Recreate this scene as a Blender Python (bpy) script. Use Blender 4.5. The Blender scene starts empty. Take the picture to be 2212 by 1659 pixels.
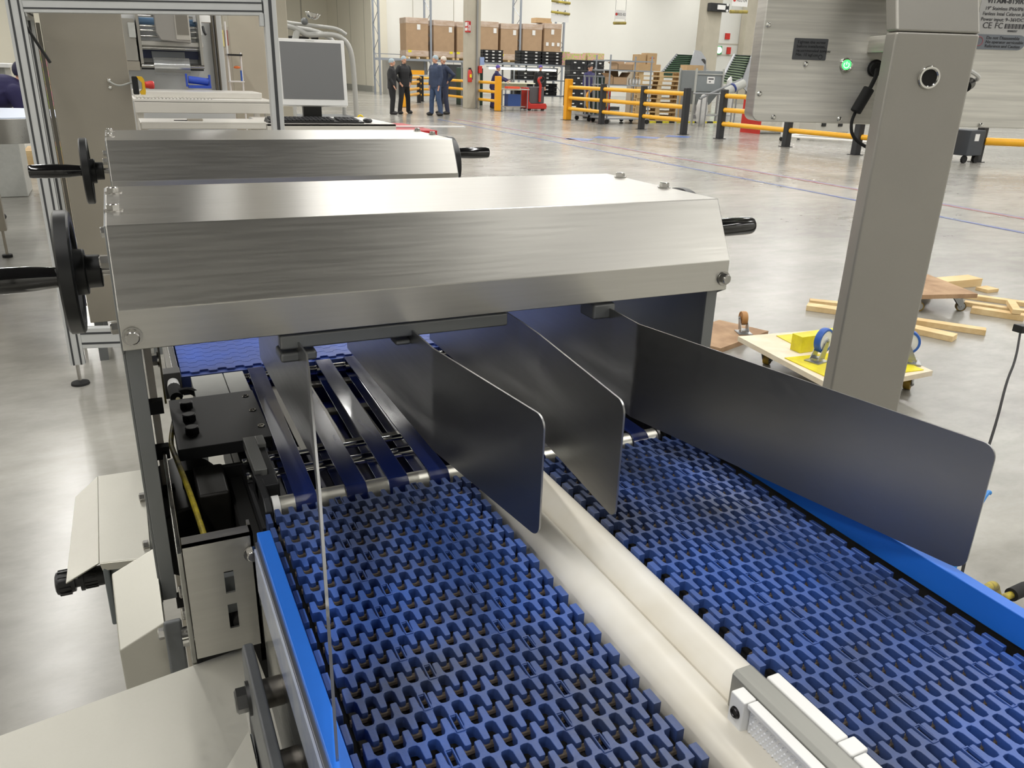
import bpy, bmesh, math, random
from mathutils import Vector, Matrix, Euler
random.seed(7)
scn = bpy.context.scene
COL = scn.collection

# ------------------------------------------------------------------ camera
cam_data = bpy.data.cameras.new('camera')
cam = bpy.data.objects.new('camera', cam_data)
COL.objects.link(cam)
CAM_R = Vector((0.90493661, -0.42457474, 0.02874063))
CAM_U = Vector((0.12923426, 0.33854128, 0.9320345))
CAM_F = Vector((0.40544819, 0.83971787, -0.361228))
cam.matrix_world = Matrix(((CAM_R.x, CAM_U.x, -CAM_F.x, 0.0),
                           (CAM_R.y, CAM_U.y, -CAM_F.y, 0.0),
                           (CAM_R.z, CAM_U.z, -CAM_F.z, 1.4),
                           (0, 0, 0, 1)))
cam_data.sensor_width = 36.0
cam_data.lens = 36.0 * 1734.35 / 2212.0
cam_data.clip_start = 0.02
cam_data.clip_end = 300
scn.camera = cam

# ------------------------------------------------------------------ colour management, world
scn.view_settings.view_transform = 'Standard'
scn.view_settings.look = 'None'
scn.view_settings.gamma = 1.0
scn.view_settings.use_curve_mapping = False
scn.view_settings.exposure = 0.33
world = bpy.data.worlds.new('world')
scn.world = world
world.use_nodes = True
world.node_tree.nodes['Background'].inputs[0].default_value = (0.80, 0.80, 0.78, 1)
world.node_tree.nodes['Background'].inputs[1].default_value = 0.35

# ------------------------------------------------------------------ hall lamps: rows of long ceiling fittings, a few added for brightness
LAMPS = []          # (x, y, length) ; the fittings themselves are built with the hall
LAMP_Z = 8.3
for lx in (4.0, 10.0, 16.0, 22.0, 28.0, 34.0, 40.0):
    for ly in (-10.0, 2.0, 14.0, 26.0, 38.0, 48.0):
        LAMPS.append((lx, ly, 9.0))
for lx in (-13.0, -8.0, -2.0):
    for ly in (16.0, 28.0, 40.0, 56.0):
        LAMPS.append((lx, ly, 9.0))
LAMPS.remove((4.0, -10.0, 9.0))
LAMPS += [(-8.0, -10.0, 9.0), (-8.0, 4.0, 9.0), (-2.5, 0.0, 9.0), (1.0, -11.3, 9.0)]  # extra fittings added to brighten the foreground, near faces and front wall
LAMP_POWER = 300.0


def srgb(r, g, b):
    def f(c):
        c /= 255.0
        return c / 12.92 if c <= 0.04045 else ((c + 0.055) / 1.055) ** 2.4
    return (f(r), f(g), f(b), 1.0)


# ------------------------------------------------------------------ materials
MATS = {}


def mat(name, col, rough=0.5, metal=0.0, aniso=0.0, tang='X', var=0.0, vscale=6.0, bump=0.0, bscale=40.0, stretch=None,
        emit=None, estr=0.0, alpha=None, trans=0.0, coat=0.0, col2=None, rvar=0.0, spec=None, ior=None, detail=4.0):
    """procedural material: base colour with an optional noise blend to col2 (or darker), bump and roughness noise"""
    if name in MATS:
        return MATS[name]
    m = bpy.data.materials.new(name)
    m.use_nodes = True
    nt = m.node_tree
    b = nt.nodes['Principled BSDF']
    b.inputs['Base Color'].default_value = col
    b.inputs['Roughness'].default_value = rough
    b.inputs['Metallic'].default_value = metal
    if coat:
        b.inputs['Coat Weight'].default_value = coat
        b.inputs['Coat Roughness'].default_value = 0.08
    if trans:
        b.inputs['Transmission Weight'].default_value = trans
    if spec is not None:
        b.inputs['Specular IOR Level'].default_value = spec
    if ior is not None:
        b.inputs['IOR'].default_value = ior
    if emit is not None:
        b.inputs['Emission Color'].default_value = emit
        b.inputs['Emission Strength'].default_value = estr
    if alpha is not None:
        b.inputs['Alpha'].default_value = alpha
    if aniso:
        b.inputs['Anisotropic'].default_value = aniso
        tg = nt.nodes.new('ShaderNodeTangent')
        tg.direction_type = 'RADIAL'
        tg.axis = tang
        nt.links.new(tg.outputs[0], b.inputs['Tangent'])
    tc = nt.nodes.new('ShaderNodeTexCoord')
    mp = nt.nodes.new('ShaderNodeMapping')
    nt.links.new(tc.outputs['Object'], mp.inputs['Vector'])
    if stretch:
        mp.inputs['Scale'].default_value = stretch
    if var > 0 or col2 is not None:
        n = nt.nodes.new('ShaderNodeTexNoise')
        n.inputs['Scale'].default_value = vscale
        n.inputs['Detail'].default_value = detail
        n.inputs['Roughness'].default_value = 0.6
        nt.links.new(mp.outputs[0], n.inputs['Vector'])
        r = nt.nodes.new('ShaderNodeMapRange')
        r.inputs['From Min'].default_value = 0.35
        r.inputs['From Max'].default_value = 0.65
        nt.links.new(n.outputs['Fac'], r.inputs['Value'])
        mx = nt.nodes.new('ShaderNodeMixRGB')
        c2 = col2 if col2 is not None else tuple(c * (1 - var) for c in col[:3]) + (1,)
        mx.inputs[1].default_value = col
        mx.inputs[2].default_value = c2
        nt.links.new(r.outputs[0], mx.inputs[0])
        nt.links.new(mx.outputs[0], b.inputs['Base Color'])
    if bump > 0 or rvar > 0:
        n2 = nt.nodes.new('ShaderNodeTexNoise')
        n2.inputs['Scale'].default_value = bscale
        n2.inputs['Detail'].default_value = 3.0
        nt.links.new(mp.outputs[0], n2.inputs['Vector'])
        if bump > 0:
            bp = nt.nodes.new('ShaderNodeBump')
            bp.inputs['Strength'].default_value = bump
            bp.inputs['Distance'].default_value = 0.002
            nt.links.new(n2.outputs['Fac'], bp.inputs['Height'])
            nt.links.new(bp.outputs[0], b.inputs['Normal'])
        if rvar > 0:
            r2 = nt.nodes.new('ShaderNodeMapRange')
            r2.inputs['From Min'].default_value = 0.3
            r2.inputs['From Max'].default_value = 0.7
            r2.inputs['To Min'].default_value = max(0.02, rough - rvar)
            r2.inputs['To Max'].default_value = min(1.0, rough + rvar)
            nt.links.new(n2.outputs['Fac'], r2.inputs['Value'])
            nt.links.new(r2.outputs[0], b.inputs['Roughness'])
    MATS[name] = m
    return m


# brushed stainless sheets; the stretch sets the direction of the brushing
STEEL = mat('brushed_steel_x', srgb(196, 194, 188), 0.34, 1.0, aniso=0.75, tang='X', var=0.05, vscale=200, bscale=300, stretch=(0.03, 1, 1), rvar=0.03)
STEELY = mat('brushed_steel_y', srgb(176, 176, 174), 0.30, 1.0, var=0.06, vscale=3, bscale=300, stretch=(1, 0.05, 1), rvar=0.03)
STEELZ = mat('brushed_steel_z', srgb(176, 174, 168), 0.36, 1.0, var=0.08, vscale=3, bscale=300, stretch=(1, 1, 0.05), rvar=0.03)
SATIN = mat('satin_steel', srgb(206, 202, 192), 0.42, 1.0, var=0.08, vscale=3, bump=0.12, bscale=220, rvar=0.06)
CHROME = mat('bright_steel', srgb(215, 214, 210), 0.12, 1.0)
BOLTM = mat('bolt_steel', srgb(190, 188, 184), 0.22, 1.0, var=0.15, vscale=60)
DARKSTEEL = mat('dark_steel', srgb(92, 92, 92), 0.38, 1.0, var=0.2, vscale=10)
ALU = mat('anodised_aluminium', srgb(206, 208, 208), 0.42, 0.25, var=0.05, vscale=8)
ALUDARK = mat('profile_slot', srgb(70, 72, 74), 0.6, 0.3)
LEGGREY = mat('leg_grey_metal', srgb(128, 130, 130), 0.42, 0.45, var=0.06, vscale=8)
WEARGREY = mat('grey_paint', srgb(118, 121, 122), 0.5, 0.3, var=0.12, vscale=14)
BLACKPL = mat('black_plastic', srgb(22, 23, 24), 0.36, 0.0, var=0.2, vscale=30)
BLACKGL = mat('glossy_black_grip', srgb(10, 10, 11), 0.09, 0.0, coat=0.6)
BLACKAN = mat('black_anodised_plate', srgb(38, 38, 40), 0.5, 0.0, var=0.12, vscale=20)
BLACKRUB = mat('black_rubber', srgb(24, 24, 24), 0.8, var=0.2, vscale=40)
BELTBLUE = mat('belt_blue', srgb(56, 92, 170), 0.36, 0.0, col2=srgb(62, 72, 100), vscale=5, bump=0.1, bscale=300, detail=9)
BELTFLAT = mat('flat_belt_blue', srgb(62, 92, 178), 0.42, 0.0, col2=srgb(70, 84, 140), vscale=8, bump=0.1, bscale=300)
GUIDEBLUE = mat('guide_rail_blue', srgb(34, 110, 214), 0.38, 0.0, var=0.06, vscale=12)
STRIPBLUE = mat('strip_belt_blue', srgb(10, 26, 78), 0.20, 0.0, col2=srgb(26, 36, 80), vscale=14, stretch=(1, 0.15, 1), coat=0.5, rvar=0.08, bscale=50)
GRIME = mat('hinge_rod_grime', srgb(96, 84, 70), 0.7, var=0.5, vscale=80)
TUBEWHITE = mat('white_plastic_tube', srgb(230, 228, 222), 0.35, 0.0, col2=srgb(212, 206, 192), vscale=5)
WHITEPL = mat('white_plastic', srgb(228, 228, 226), 0.4, var=0.04, vscale=20)
GREYPL = mat('light_grey_plastic', srgb(176, 177, 172), 0.5, var=0.08, vscale=20)
DARKCAV = mat('dark_cavity', srgb(22, 21, 19), 0.75, var=0.3, vscale=12)
YCABLE = mat('yellow_cable', srgb(178, 160, 40), 0.5, col2=srgb(90, 80, 36), vscale=60)
YELLOW = mat('barrier_yellow', srgb(240, 176, 30), 0.38, var=0.05, vscale=6)
YELLOWD = mat('barrier_yellow_post', srgb(232, 160, 14), 0.45, var=0.05, vscale=6)
POSTBLK = mat('barrier_black_post', srgb(34, 35, 38), 0.45, var=0.15, vscale=8)
RED = mat('red_paint', srgb(190, 44, 34), 0.45, var=0.1, vscale=8)
REDPL = mat('red_plastic', srgb(184, 28, 36), 0.5, var=0.15, vscale=8)
CARD = mat('cardboard', srgb(172, 144, 114), 0.85, var=0.10, vscale=3)
CARDL = mat('cardboard_light', srgb(190, 160, 120), 0.85, var=0.10, vscale=5)
WOOD = mat('pallet_wood', srgb(214, 188, 142), 0.8, col2=srgb(190, 160, 116), vscale=5, stretch=(0.3, 1, 1))
PINE = mat('fresh_pine', srgb(232, 206, 158), 0.7, col2=srgb(212, 180, 128), vscale=10, stretch=(0.2, 1, 1))
PLY = mat('plywood', srgb(182, 150, 116), 0.75, col2=srgb(150, 118, 88), vscale=6)
PLYW = mat('pale_plywood', srgb(232, 222, 202), 0.7, col2=srgb(222, 206, 178), vscale=6)
SIGNYEL = mat('bright_yellow_paint', srgb(232, 220, 30), 0.5, col2=srgb(206, 190, 40), vscale=10)


# ------------------------------------------------------------------ mesh builder
ORG = {}


class MB:
    """collects shapes in a bmesh; build() links them as ONE mesh object"""

    def __init__(self, k=1.0):
        self.bm = bmesh.new()
        self.k = k

    def _tf(self, verts, M):
        for v in verts:
            v.co = M @ v.co

    def box(self, x0, x1, y0, y1, z0, z1):
        return self.obox(((x0 + x1) / 2, (y0 + y1) / 2, (z0 + z1) / 2), (abs(x1 - x0), abs(y1 - y0), abs(z1 - z0)))

    def obox(self, c, s, rot=None):
        r = bmesh.ops.create_cube(self.bm, size=1.0)
        M = Matrix.Translation(Vector(c)) @ (Euler(rot).to_matrix().to_4x4() if rot is not None and not isinstance(rot, Matrix) else (rot.to_4x4() if rot is not None else Matrix.Identity(4))) @ Matrix.Diagonal((s[0], s[1], s[2], 1))
        self._tf(r['verts'], M)
        return self

    def cyl(self, p0, p1, r0, r1=None, seg=20, caps=True):
        p0, p1 = Vector(p0), Vector(p1)
        d = p1 - p0
        r = bmesh.ops.create_cone(self.bm, cap_ends=caps, segments=seg, radius1=r0, radius2=(r0 if r1 is None else r1), depth=d.length)
        q = Vector((0, 0, 1)).rotation_difference(d.normalized()).to_matrix().to_4x4()
        self._tf(r['verts'], Matrix.Translation((p0 + p1) / 2) @ q)
        return self

    def sph(self, c, r, seg=14, rot=None):
        q = bmesh.ops.create_uvsphere(self.bm, u_segments=seg, v_segments=max(6, seg // 2 + 2), radius=1.0)
        rr = (r, r, r) if isinstance(r, (int, float)) else r
        M = Matrix.Translation(Vector(c)) @ (Euler(rot).to_matrix().to_4x4() if rot else Matrix.Identity(4)) @ Matrix.Diagonal((rr[0], rr[1], rr[2], 1))
        self._tf(q['verts'], M)
        return self

    def prism(self, pts, axis, a, b):
        """polygon pts in the plane across axis, pushed from a to b"""
        def mk(p, t):
            if axis == 'x':
                return (t, p[0], p[1])
            if axis == 'y':
                return (p[0], t, p[1])
            return (p[0], p[1], t)
        va = [self.bm.verts.new(mk(p, a)) for p in pts]
        vb = [self.bm.verts.new(mk(p, b)) for p in pts]
        n = len(pts)
        self.bm.faces.new(va)
        self.bm.faces.new(list(reversed(vb)))
        for i in range(n):
            self.bm.faces.new((va[i], vb[i], vb[(i + 1) % n], va[(i + 1) % n]))
        return self

    def hull8(self, lo, hi):
        """two matching 3-D polygons joined into a solid"""
        va = [self.bm.verts.new(p) for p in lo]
        vb = [self.bm.verts.new(p) for p in hi]
        n = len(lo)
        self.bm.faces.new(va)
        self.bm.faces.new(list(reversed(vb)))
        for i in range(n):
            self.bm.faces.new((va[i], vb[i], vb[(i + 1) % n], va[(i + 1) % n]))
        return self

    def plate(self, pts, th):
        """flat 3-D polygon given thickness th along its normal"""
        P = [Vector(p) for p in pts]
        n = Vector((0, 0, 0))
        for i in range(len(P)):
            a, b = P[i], P[(i + 1) % len(P)]
            n += a.cross(b)
        n.normalize()
        return self.hull8([p - n * th / 2 for p in P], [p + n * th / 2 for p in P])

    def tube(self, pts, r, seg=8, caps=True, sub=0):
        P = [Vector(p) for p in pts]
        for _ in range(sub):       # corner cutting for a smooth run
            Q = [P[0]]
            for i in range(len(P) - 1):
                Q.append(P[i] * 0.75 + P[i + 1] * 0.25)
                Q.append(P[i] * 0.25 + P[i + 1] * 0.75)
            Q.append(P[-1])
            P = Q
        rings = []
        up = None
        for i, p in enumerate(P):
            t = (P[min(i + 1, len(P) - 1)] - P[max(i - 1, 0)]).normalized()
            if up is None:
                up = t.orthogonal().normalized()
            up = (up - t * up.dot(t)).normalized()
            s = t.cross(up)
            rr = r[i] if isinstance(r, (list, tuple)) and sub == 0 else (r if not isinstance(r, (list, tuple)) else r[0])
            rings.append([self.bm.verts.new(p + (up * math.cos(2 * math.pi * k / seg) + s * math.sin(2 * math.pi * k / seg)) * rr) for k in range(seg)])
        for a, b in zip(rings, rings[1:]):
            for k in range(seg):
                self.bm.faces.new((a[k], a[(k + 1) % seg], b[(k + 1) % seg], b[k]))
        if caps:
            self.bm.faces.new(list(reversed(rings[0])))
            self.bm.faces.new(rings[-1])
        return self

    def lathe(self, prof, origin, axis, seg=28):
        """prof: (distance along axis, radius) pairs"""
        o, ax = Vector(origin), Vector(axis).normalized()
        u = ax.orthogonal().normalized()
        w = ax.cross(u)
        rings = []
        for d, r in prof:
            rings.append([self.bm.verts.new(o + ax * d + (u * math.cos(2 * math.pi * k / seg) + w * math.sin(2 * math.pi * k / seg)) * max(r, 1e-5)) for k in range(seg)])
        for a, b in zip(rings, rings[1:]):
            for k in range(seg):
                self.bm.faces.new((a[k], a[(k + 1) % seg], b[(k + 1) % seg], b[k]))
        return self

    def torus(self, c, axis, R, r, seg=36, rs=10, squash=1.0):
        o, ax = Vector(c), Vector(axis).normalized()
        u = ax.orthogonal().normalized()
        w = ax.cross(u)
        rings = []
        for i in range(seg):
            a = 2 * math.pi * i / seg
            rad = u * math.cos(a) + w * math.sin(a)
            rings.append([self.bm.verts.new(o + rad * (R + r * math.cos(2 * math.pi * k / rs)) + ax * r * squash * math.sin(2 * math.pi * k / rs)) for k in range(rs)])
        for i in range(seg):
            a, b = rings[i], rings[(i + 1) % seg]
            for k in range(rs):
                self.bm.faces.new((a[k], a[(k + 1) % rs], b[(k + 1) % rs], b[k]))
        return self

    def hexbolt(self, p, axis, r=0.008, h=0.006, washer=True):
        p, ax = Vector(p), Vector(axis).normalized()
        if washer:
            self.cyl(p, p + ax * r * 0.25, r * 1.35, seg=20)
        q = p + ax * (r * 0.25 if washer else 0)
        self.cyl(q, q + ax * h * 0.85, r, seg=6)
        self.cyl(q + ax * h * 0.85, q + ax * h, r * 0.95, r * 0.8, seg=12)
        return self

    def xform(self, M):
        for v in self.bm.verts:
            v.co = M @ v.co
        return self

    def build(self, name, m, parent=None, bevel=0.0, smooth=35, segs=2, kind=None, label=None, blim=40):
        me = bpy.data.meshes.new(name)
        bmesh.ops.recalc_face_normals(self.bm, faces=self.bm.faces[:])
        o0 = Vector((0, 0, 0))
        if parent is not None:
            o0 = ORG[parent.name]
        k = self.k
        for v in self.bm.verts:
            v.co = v.co * k - o0
        self.bm.to_mesh(me)
        self.bm.free()
        ob = bpy.data.objects.new(name, me)
        COL.objects.link(ob)
        if isinstance(m, (list, tuple)):
            for q in m:
                me.materials.append(q)
        else:
            me.materials.append(m)
        if smooth:
            me.shade_smooth()
            me.set_sharp_from_angle(angle=math.radians(smooth))
        if bevel > 0:
            md = ob.modifiers.new('bevel', 'BEVEL')
            md.width = bevel * k
            md.segments = segs
            md.limit_method = 'ANGLE'
            md.angle_limit = math.radians(blim)
            md.harden_normals = bool(smooth)
        if parent is not None:
            ob.parent = parent
        ORG[ob.name] = o0
        if kind:
            ob['kind'] = kind
        if label:
            ob['label'] = label
        return ob


def thing(name, label, cat, loc=(0, 0, 0), group=None, k=1.0):
    o = bpy.data.objects.new(name, None)
    COL.objects.link(o)
    o.empty_display_size = 0.1
    o.location = Vector(loc) * k
    ORG[o.name] = Vector(loc) * k
    o['label'] = label
    o['category'] = cat
    if group:
        o['group'] = group
    return o


def tag(o, label, cat, group=None):
    o['label'] = label
    o['category'] = cat
    if group:
        o['group'] = group
    return o


def struct(name, mb, m, **kw):
    return mb.build(name, m, kind='structure', **kw)


def dup(root, loc, label=None, rz=None):
    """copy of a thing with copies of its parts and sub-parts"""
    r = root.copy()
    COL.objects.link(r)
    r.location = loc
    if rz is not None:
        r.rotation_euler = (0, 0, rz)
    if label:
        r['label'] = label
    for ch in list(root.children):
        c = ch.copy()
        COL.objects.link(c)
        c.parent = r
        for g in ch.children:
            d = g.copy()
            COL.objects.link(d)
            d.parent = c
    return r


def text(name, s, size, M, m, parent=None, align='CENTER', extrude=0.0003, bold=False):
    """lettering turned into a mesh"""
    cu = bpy.data.curves.new(name, 'FONT')
    cu.body = s
    cu.size = size
    cu.align_x = align
    cu.align_y = 'CENTER'
    cu.extrude = extrude
    cu.resolution_u = 3
    if bold:
        cu.offset = size * 0.02
    tmp = bpy.data.objects.new(name + '_tmp', cu)
    COL.objects.link(tmp)
    bpy.context.view_layer.update()
    me = bpy.data.meshes.new_from_object(tmp.evaluated_get(bpy.context.evaluated_depsgraph_get()))
    bpy.data.objects.remove(tmp)
    bpy.data.curves.remove(cu)
    me.materials.clear()
    me.materials.append(m)
    me.transform(M)
    o0 = ORG[parent.name] if parent is not None else Vector((0, 0, 0))
    me.transform(Matrix.Translation(-o0))
    me.name = name
    ob = bpy.data.objects.new(name, me)
    COL.objects.link(ob)
    if parent is not None:
        ob.parent = parent
    ORG[ob.name] = o0
    return ob
# ------------------------------------------------------------------ the hall
def floor_material():
    m = bpy.data.materials.new('polished_concrete')
    m.use_nodes = True
    nt = m.node_tree
    b = nt.nodes['Principled BSDF']
    tc = nt.nodes.new('ShaderNodeTexCoord')

    def noise(sc, det=6.0, st=(1, 1, 1), rough=0.6):
        mp = nt.nodes.new('ShaderNodeMapping')
        mp.inputs['Scale'].default_value = st
        nt.links.new(tc.outputs['Object'], mp.inputs['Vector'])
        n = nt.nodes.new('ShaderNodeTexNoise')
        n.inputs['Scale'].default_value = sc
        n.inputs['Detail'].default_value = det
        n.inputs['Roughness'].default_value = rough
        nt.links.new(mp.outputs[0], n.inputs['Vector'])
        return n
    n1 = noise(0.35, 5, (1, 1.6, 1))
    n2 = noise(3.0, 8, (1, 2.2, 1), 0.68)
    n3 = noise(17.0, 8, (1, 1.5, 1), 0.7)
    r1 = nt.nodes.new('ShaderNodeValToRGB')
    r1.color_ramp.elements[0].position = 0.36
    r1.color_ramp.elements[0].color = srgb(134, 132, 125)
    r1.color_ramp.elements[1].position = 0.64
    r1.color_ramp.elements[1].color = srgb(166, 164, 156)
    nt.links.new(n1.outputs['Fac'], r1.inputs[0])
    r2 = nt.nodes.new('ShaderNodeValToRGB')
    r2.color_ramp.elements[0].position = 0.30
    r2.color_ramp.elements[0].color = (0.62, 0.61, 0.60, 1)
    r2.color_ramp.elements[1].position = 0.62
    r2.color_ramp.elements[1].color = (1.05, 1.05, 1.05, 1)
    nt.links.new(n2.outputs['Fac'], r2.inputs[0])
    r3 = nt.nodes.new('ShaderNodeValToRGB')
    r3.color_ramp.elements[0].position = 0.3
    r3.color_ramp.elements[0].color = (0.84, 0.84, 0.84, 1)
    r3.color_ramp.elements[1].position = 0.6
    r3.color_ramp.elements[1].color = (1.03, 1.03, 1.03, 1)
    nt.links.new(n3.outputs['Fac'], r3.inputs[0])
    m1 = nt.nodes.new('ShaderNodeMixRGB')
    m1.blend_type = 'MULTIPLY'
    m1.inputs[0].default_value = 0.45
    nt.links.new(r1.outputs[0], m1.inputs[1])
    nt.links.new(r2.outputs[0], m1.inputs[2])
    m2 = nt.nodes.new('ShaderNodeMixRGB')
    m2.blend_type = 'MULTIPLY'
    m2.inputs[0].default_value = 0.35
    nt.links.new(m1.outputs[0], m2.inputs[1])
    nt.links.new(r3.outputs[0], m2.inputs[2])
    nt.links.new(m2.outputs[0], b.inputs['Base Color'])
    rr = nt.nodes.new('ShaderNodeMapRange')
    rr.inputs['From Min'].default_value = 0.3
    rr.inputs['From Max'].default_value = 0.7
    rr.inputs['To Min'].default_value = 0.20
    rr.inputs['To Max'].default_value = 0.25
    nt.links.new(n2.outputs['Fac'], rr.inputs['Value'])
    nt.links.new(rr.outputs[0], b.inputs['Roughness'])
    b.inputs['Specular IOR Level'].default_value = 0.5
    return m


FLOORM = floor_material()
WALLW = mat('white_panel_wall', srgb(232, 231, 224), 0.55, var=0.03, vscale=0.4)
WALLB = mat('cream_panel_wall', srgb(222, 217, 200), 0.55, var=0.03, vscale=0.4)
WALLG = mat('grey_white_door_panel', srgb(206, 206, 200), 0.5, var=0.04, vscale=0.6)
SEAM = mat('panel_seam', srgb(176, 172, 158), 0.6)
CONCRETE = mat('concrete_column', srgb(178, 172, 156), 0.8, var=0.10, vscale=1.6)
CEILM = mat('ceiling_deck', srgb(92, 92, 92), 0.8, var=0.06, vscale=0.3)
BEAMM = mat('ceiling_beam', srgb(120, 118, 112), 0.8)
KERB = mat('grey_plinth', srgb(150, 150, 142), 0.7)

struct('floor', MB().box(-16, 48, -16, 66, -0.2, 0.0), FLOORM, smooth=0)
struct('ceiling', MB().box(-16, 48, -16, 66, 9.0, 9.2), CEILM, smooth=0)
struct('wall_back', MB().box(16.4, 48, 54.0, 54.3, 0, 9), WALLW, smooth=0)
struct('wall_side', MB().box(15.4, 16.4, 53.8, 66, 0, 9), WALLB, smooth=0)
struct('wall_left', MB().box(-16, -15.7, -16, 66, 0, 9), WALLW, smooth=0)
struct('wall_far', MB().box(-16, 15.4, 65.7, 66, 0, 9), WALLB, smooth=0)
struct('wall_right', MB().box(46, 46.3, -16, 54, 0, 9), WALLG, smooth=0)

struct('wall_front', MB().box(-16, 46, -16.3, -16, 0, 9), WALLW, smooth=0)
# panel seams of the walls
mb = MB()
for x in (18.2, 21.0):
    mb.box(x - 0.02, x + 0.02, 53.985, 54.0, 0.3, 9)
for y in (55.5, 59, 62.5):
    mb.box(15.385, 15.4, y - 0.04, y + 0.04, 0.3, 9)
for x in (3, 7, 11, 13.5):
    mb.box(x - 0.05, x + 0.05, 65.68, 65.7, 0.3, 9)
struct('trim_1', mb, SEAM, smooth=0)
struct('baseboard_side', MB().box(15.3, 15.39, 53.7, 65.6, 0, 0.35), KERB, smooth=0)
# beams under the ceiling
for i, y in enumerate((-8, 0, 8, 20, 32, 44)):
    struct('trim_%d' % (i + 2), MB().box(-15.7, 46, y - 0.15, y + 0.15, 8.45, 9.0), BEAMM, smooth=0)

# ceiling lamps, the added ones included
LAMPWHITE = mat('lamp_housing', srgb(220, 220, 218), 0.5)
for i, (lx, ly, ln) in enumerate(LAMPS):
    t = thing('ceiling_lamp', 'long white ceiling lamp hanging under the hall roof', 'lamp', (lx, ly, LAMP_Z), 'ceiling lamps')
    MB().box(lx - 0.14, lx + 0.14, ly - ln / 2, ly + ln / 2, LAMP_Z + 0.01, LAMP_Z + 0.09).build('lamp_housing', LAMPWHITE, t, smooth=0)
    ld = bpy.data.lights.new('lamp_tube', 'AREA')
    ld.shape = 'RECTANGLE'
    ld.size = 0.22
    ld.size_y = ln
    ld.energy = LAMP_POWER
    ld.color = (1.0, 0.98, 0.94)
    lo = bpy.data.objects.new('lamp_tube', ld)
    COL.objects.link(lo)
    lo.parent = t

# floor markings
LINEBLUE = mat('blue_floor_paint', srgb(52, 74, 142), 0.35, col2=srgb(96, 108, 140), vscale=3)
LINERED = mat('red_floor_paint', srgb(150, 70, 66), 0.35, col2=srgb(140, 96, 88), vscale=3)
o = MB().plate([(8.33, 4.0, 0.002), (8.41, 4.0, 0.002), (9.06, 24.5, 0.002), (8.98, 24.5, 0.002)], 0.002).build('floor_line', LINEBLUE, smooth=0)
tag(o, 'thin blue line painted along the concrete aisle', 'floor marking')
o = MB().plate([(9.26, 4.0, 0.002), (9.34, 4.0, 0.002), (9.64, 24.5, 0.002), (9.56, 24.5, 0.002)], 0.002).build('floor_line', LINERED, smooth=0)
tag(o, 'thin red line painted along the concrete aisle', 'floor marking')
o = MB().plate([(9.34, 4.0, 0.002), (9.40, 4.0, 0.002), (9.70, 24.5, 0.002), (9.64, 24.5, 0.002)], 0.002).build('floor_line', LINEBLUE, smooth=0)
tag(o, 'thin blue line painted tight against the red line', 'floor marking')
DIAM = mat('blue_floor_diamond', srgb(62, 96, 170), 0.35, col2=srgb(96, 118, 160), vscale=5)
names = ['blue diamond on the floor nearest the tall yellow end post', 'pale blue diamond second along the floor row',
         'blue diamond third along the floor row', 'blue diamond on the floor below the last black barrier post']
for i, (x, y) in enumerate(((9.75, 17.0), (10.75, 17.4), (11.9, 17.4), (13.0, 17.6))):
    o = MB().plate([(x - 0.42, y, 0.002), (x, y - 0.42, 0.002), (x + 0.42, y, 0.002), (x, y + 0.42, 0.002)], 0.002).build('floor_diamond', DIAM, smooth=0)
    tag(o, names[i], 'floor marking', 'blue diamonds on the floor')
# ------------------------------------------------------------------ the machine (design units x K = metres)
K = 0.875


def U():
    return MB(K)


# ---- lane conveyor: two modular belts, blue side rails, centre tubes
conv = thing('belt_conveyor', 'twin lane conveyor with open blue modular belts and blue side rails', 'conveyor', (0.4, 0.5, 0), k=K)


def module_row(mb, x0, n, y, a=0.0165, L=0.0176, g=0.0008, zt=1.1, th=0.012, wt=0.0030, wr=0.0035, ring=None):
    up, lo = [], []
    xs = x0
    for i in range(n):
        cx = xs + i * a
        # upper side: finger up centred at cx
        up += [(cx - wr, y + g + 0.0035), (cx - wt - 0.0003, y + L * 0.62), (cx - wt, y + L * 0.93), (cx - wt * 0.8, y + L), (cx + wt * 0.8, y + L), (cx + wt, y + L * 0.93), (cx + wt + 0.0003, y + L * 0.62), (cx + wr, y + g + 0.0035)]
        if i < n - 1:
            up += [(cx + wr + 0.0014, y + g + 0.0005), (cx + a / 2, y + g), (cx + a - wr - 0.0014, y + g + 0.0005)]
    for i in range(n):
        cx = xs + (i + 0.5) * a
        if i < n - 1:
            if i == 0:
                lo += [(cx - a / 2 - wr, y - g), (cx - wr - 0.0014, y - g - 0.0005)]
            lo += [(cx - wr, y - g - 0.0035), (cx - wt - 0.0003, y - L * 0.62), (cx - wt, y - L * 0.93), (cx - wt * 0.8, y - L), (cx + wt * 0.8, y - L), (cx + wt, y - L * 0.93), (cx + wt + 0.0003, y - L * 0.62), (cx + wr, y - g - 0.0035)]
            if i < n - 2:
                lo += [(cx + wr + 0.0014, y - g - 0.0005), (cx + a / 2, y - g), (cx + a - wr - 0.0014, y - g - 0.0005)]
            else:
                lo += [(cx + wr + 0.0014, y - g - 0.0005), (cx + a / 2 + wr, y - g)]
    poly = up + list(reversed(lo))
    vt = [mb.bm.verts.new((p[0], p[1], zt)) for p in poly]
    vb = [mb.bm.verts.new((p[0], p[1], zt - th)) for p in poly]
    k = len(poly)
    mb.bm.faces.new(vt)
    mb.bm.faces.new(list(reversed(vb)))
    for i in range(k):
        mb.bm.faces.new((vt[i], vb[i], vb[(i + 1) % k], vt[(i + 1) % k]))
    if ring:
        for rx in ring:
            for dx in (-0.0032, 0.0032):
                mb.box(rx + dx - 0.0008, rx + dx + 0.0008, y - 0.002, y + 0.017, zt - 0.003, zt + 0.0012)
            for yy in (y - 0.002, y + 0.017):
                mb.box(rx - 0.004, rx + 0.004, yy - 0.0008, yy + 0.0008, zt - 0.003, zt + 0.0012)


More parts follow.
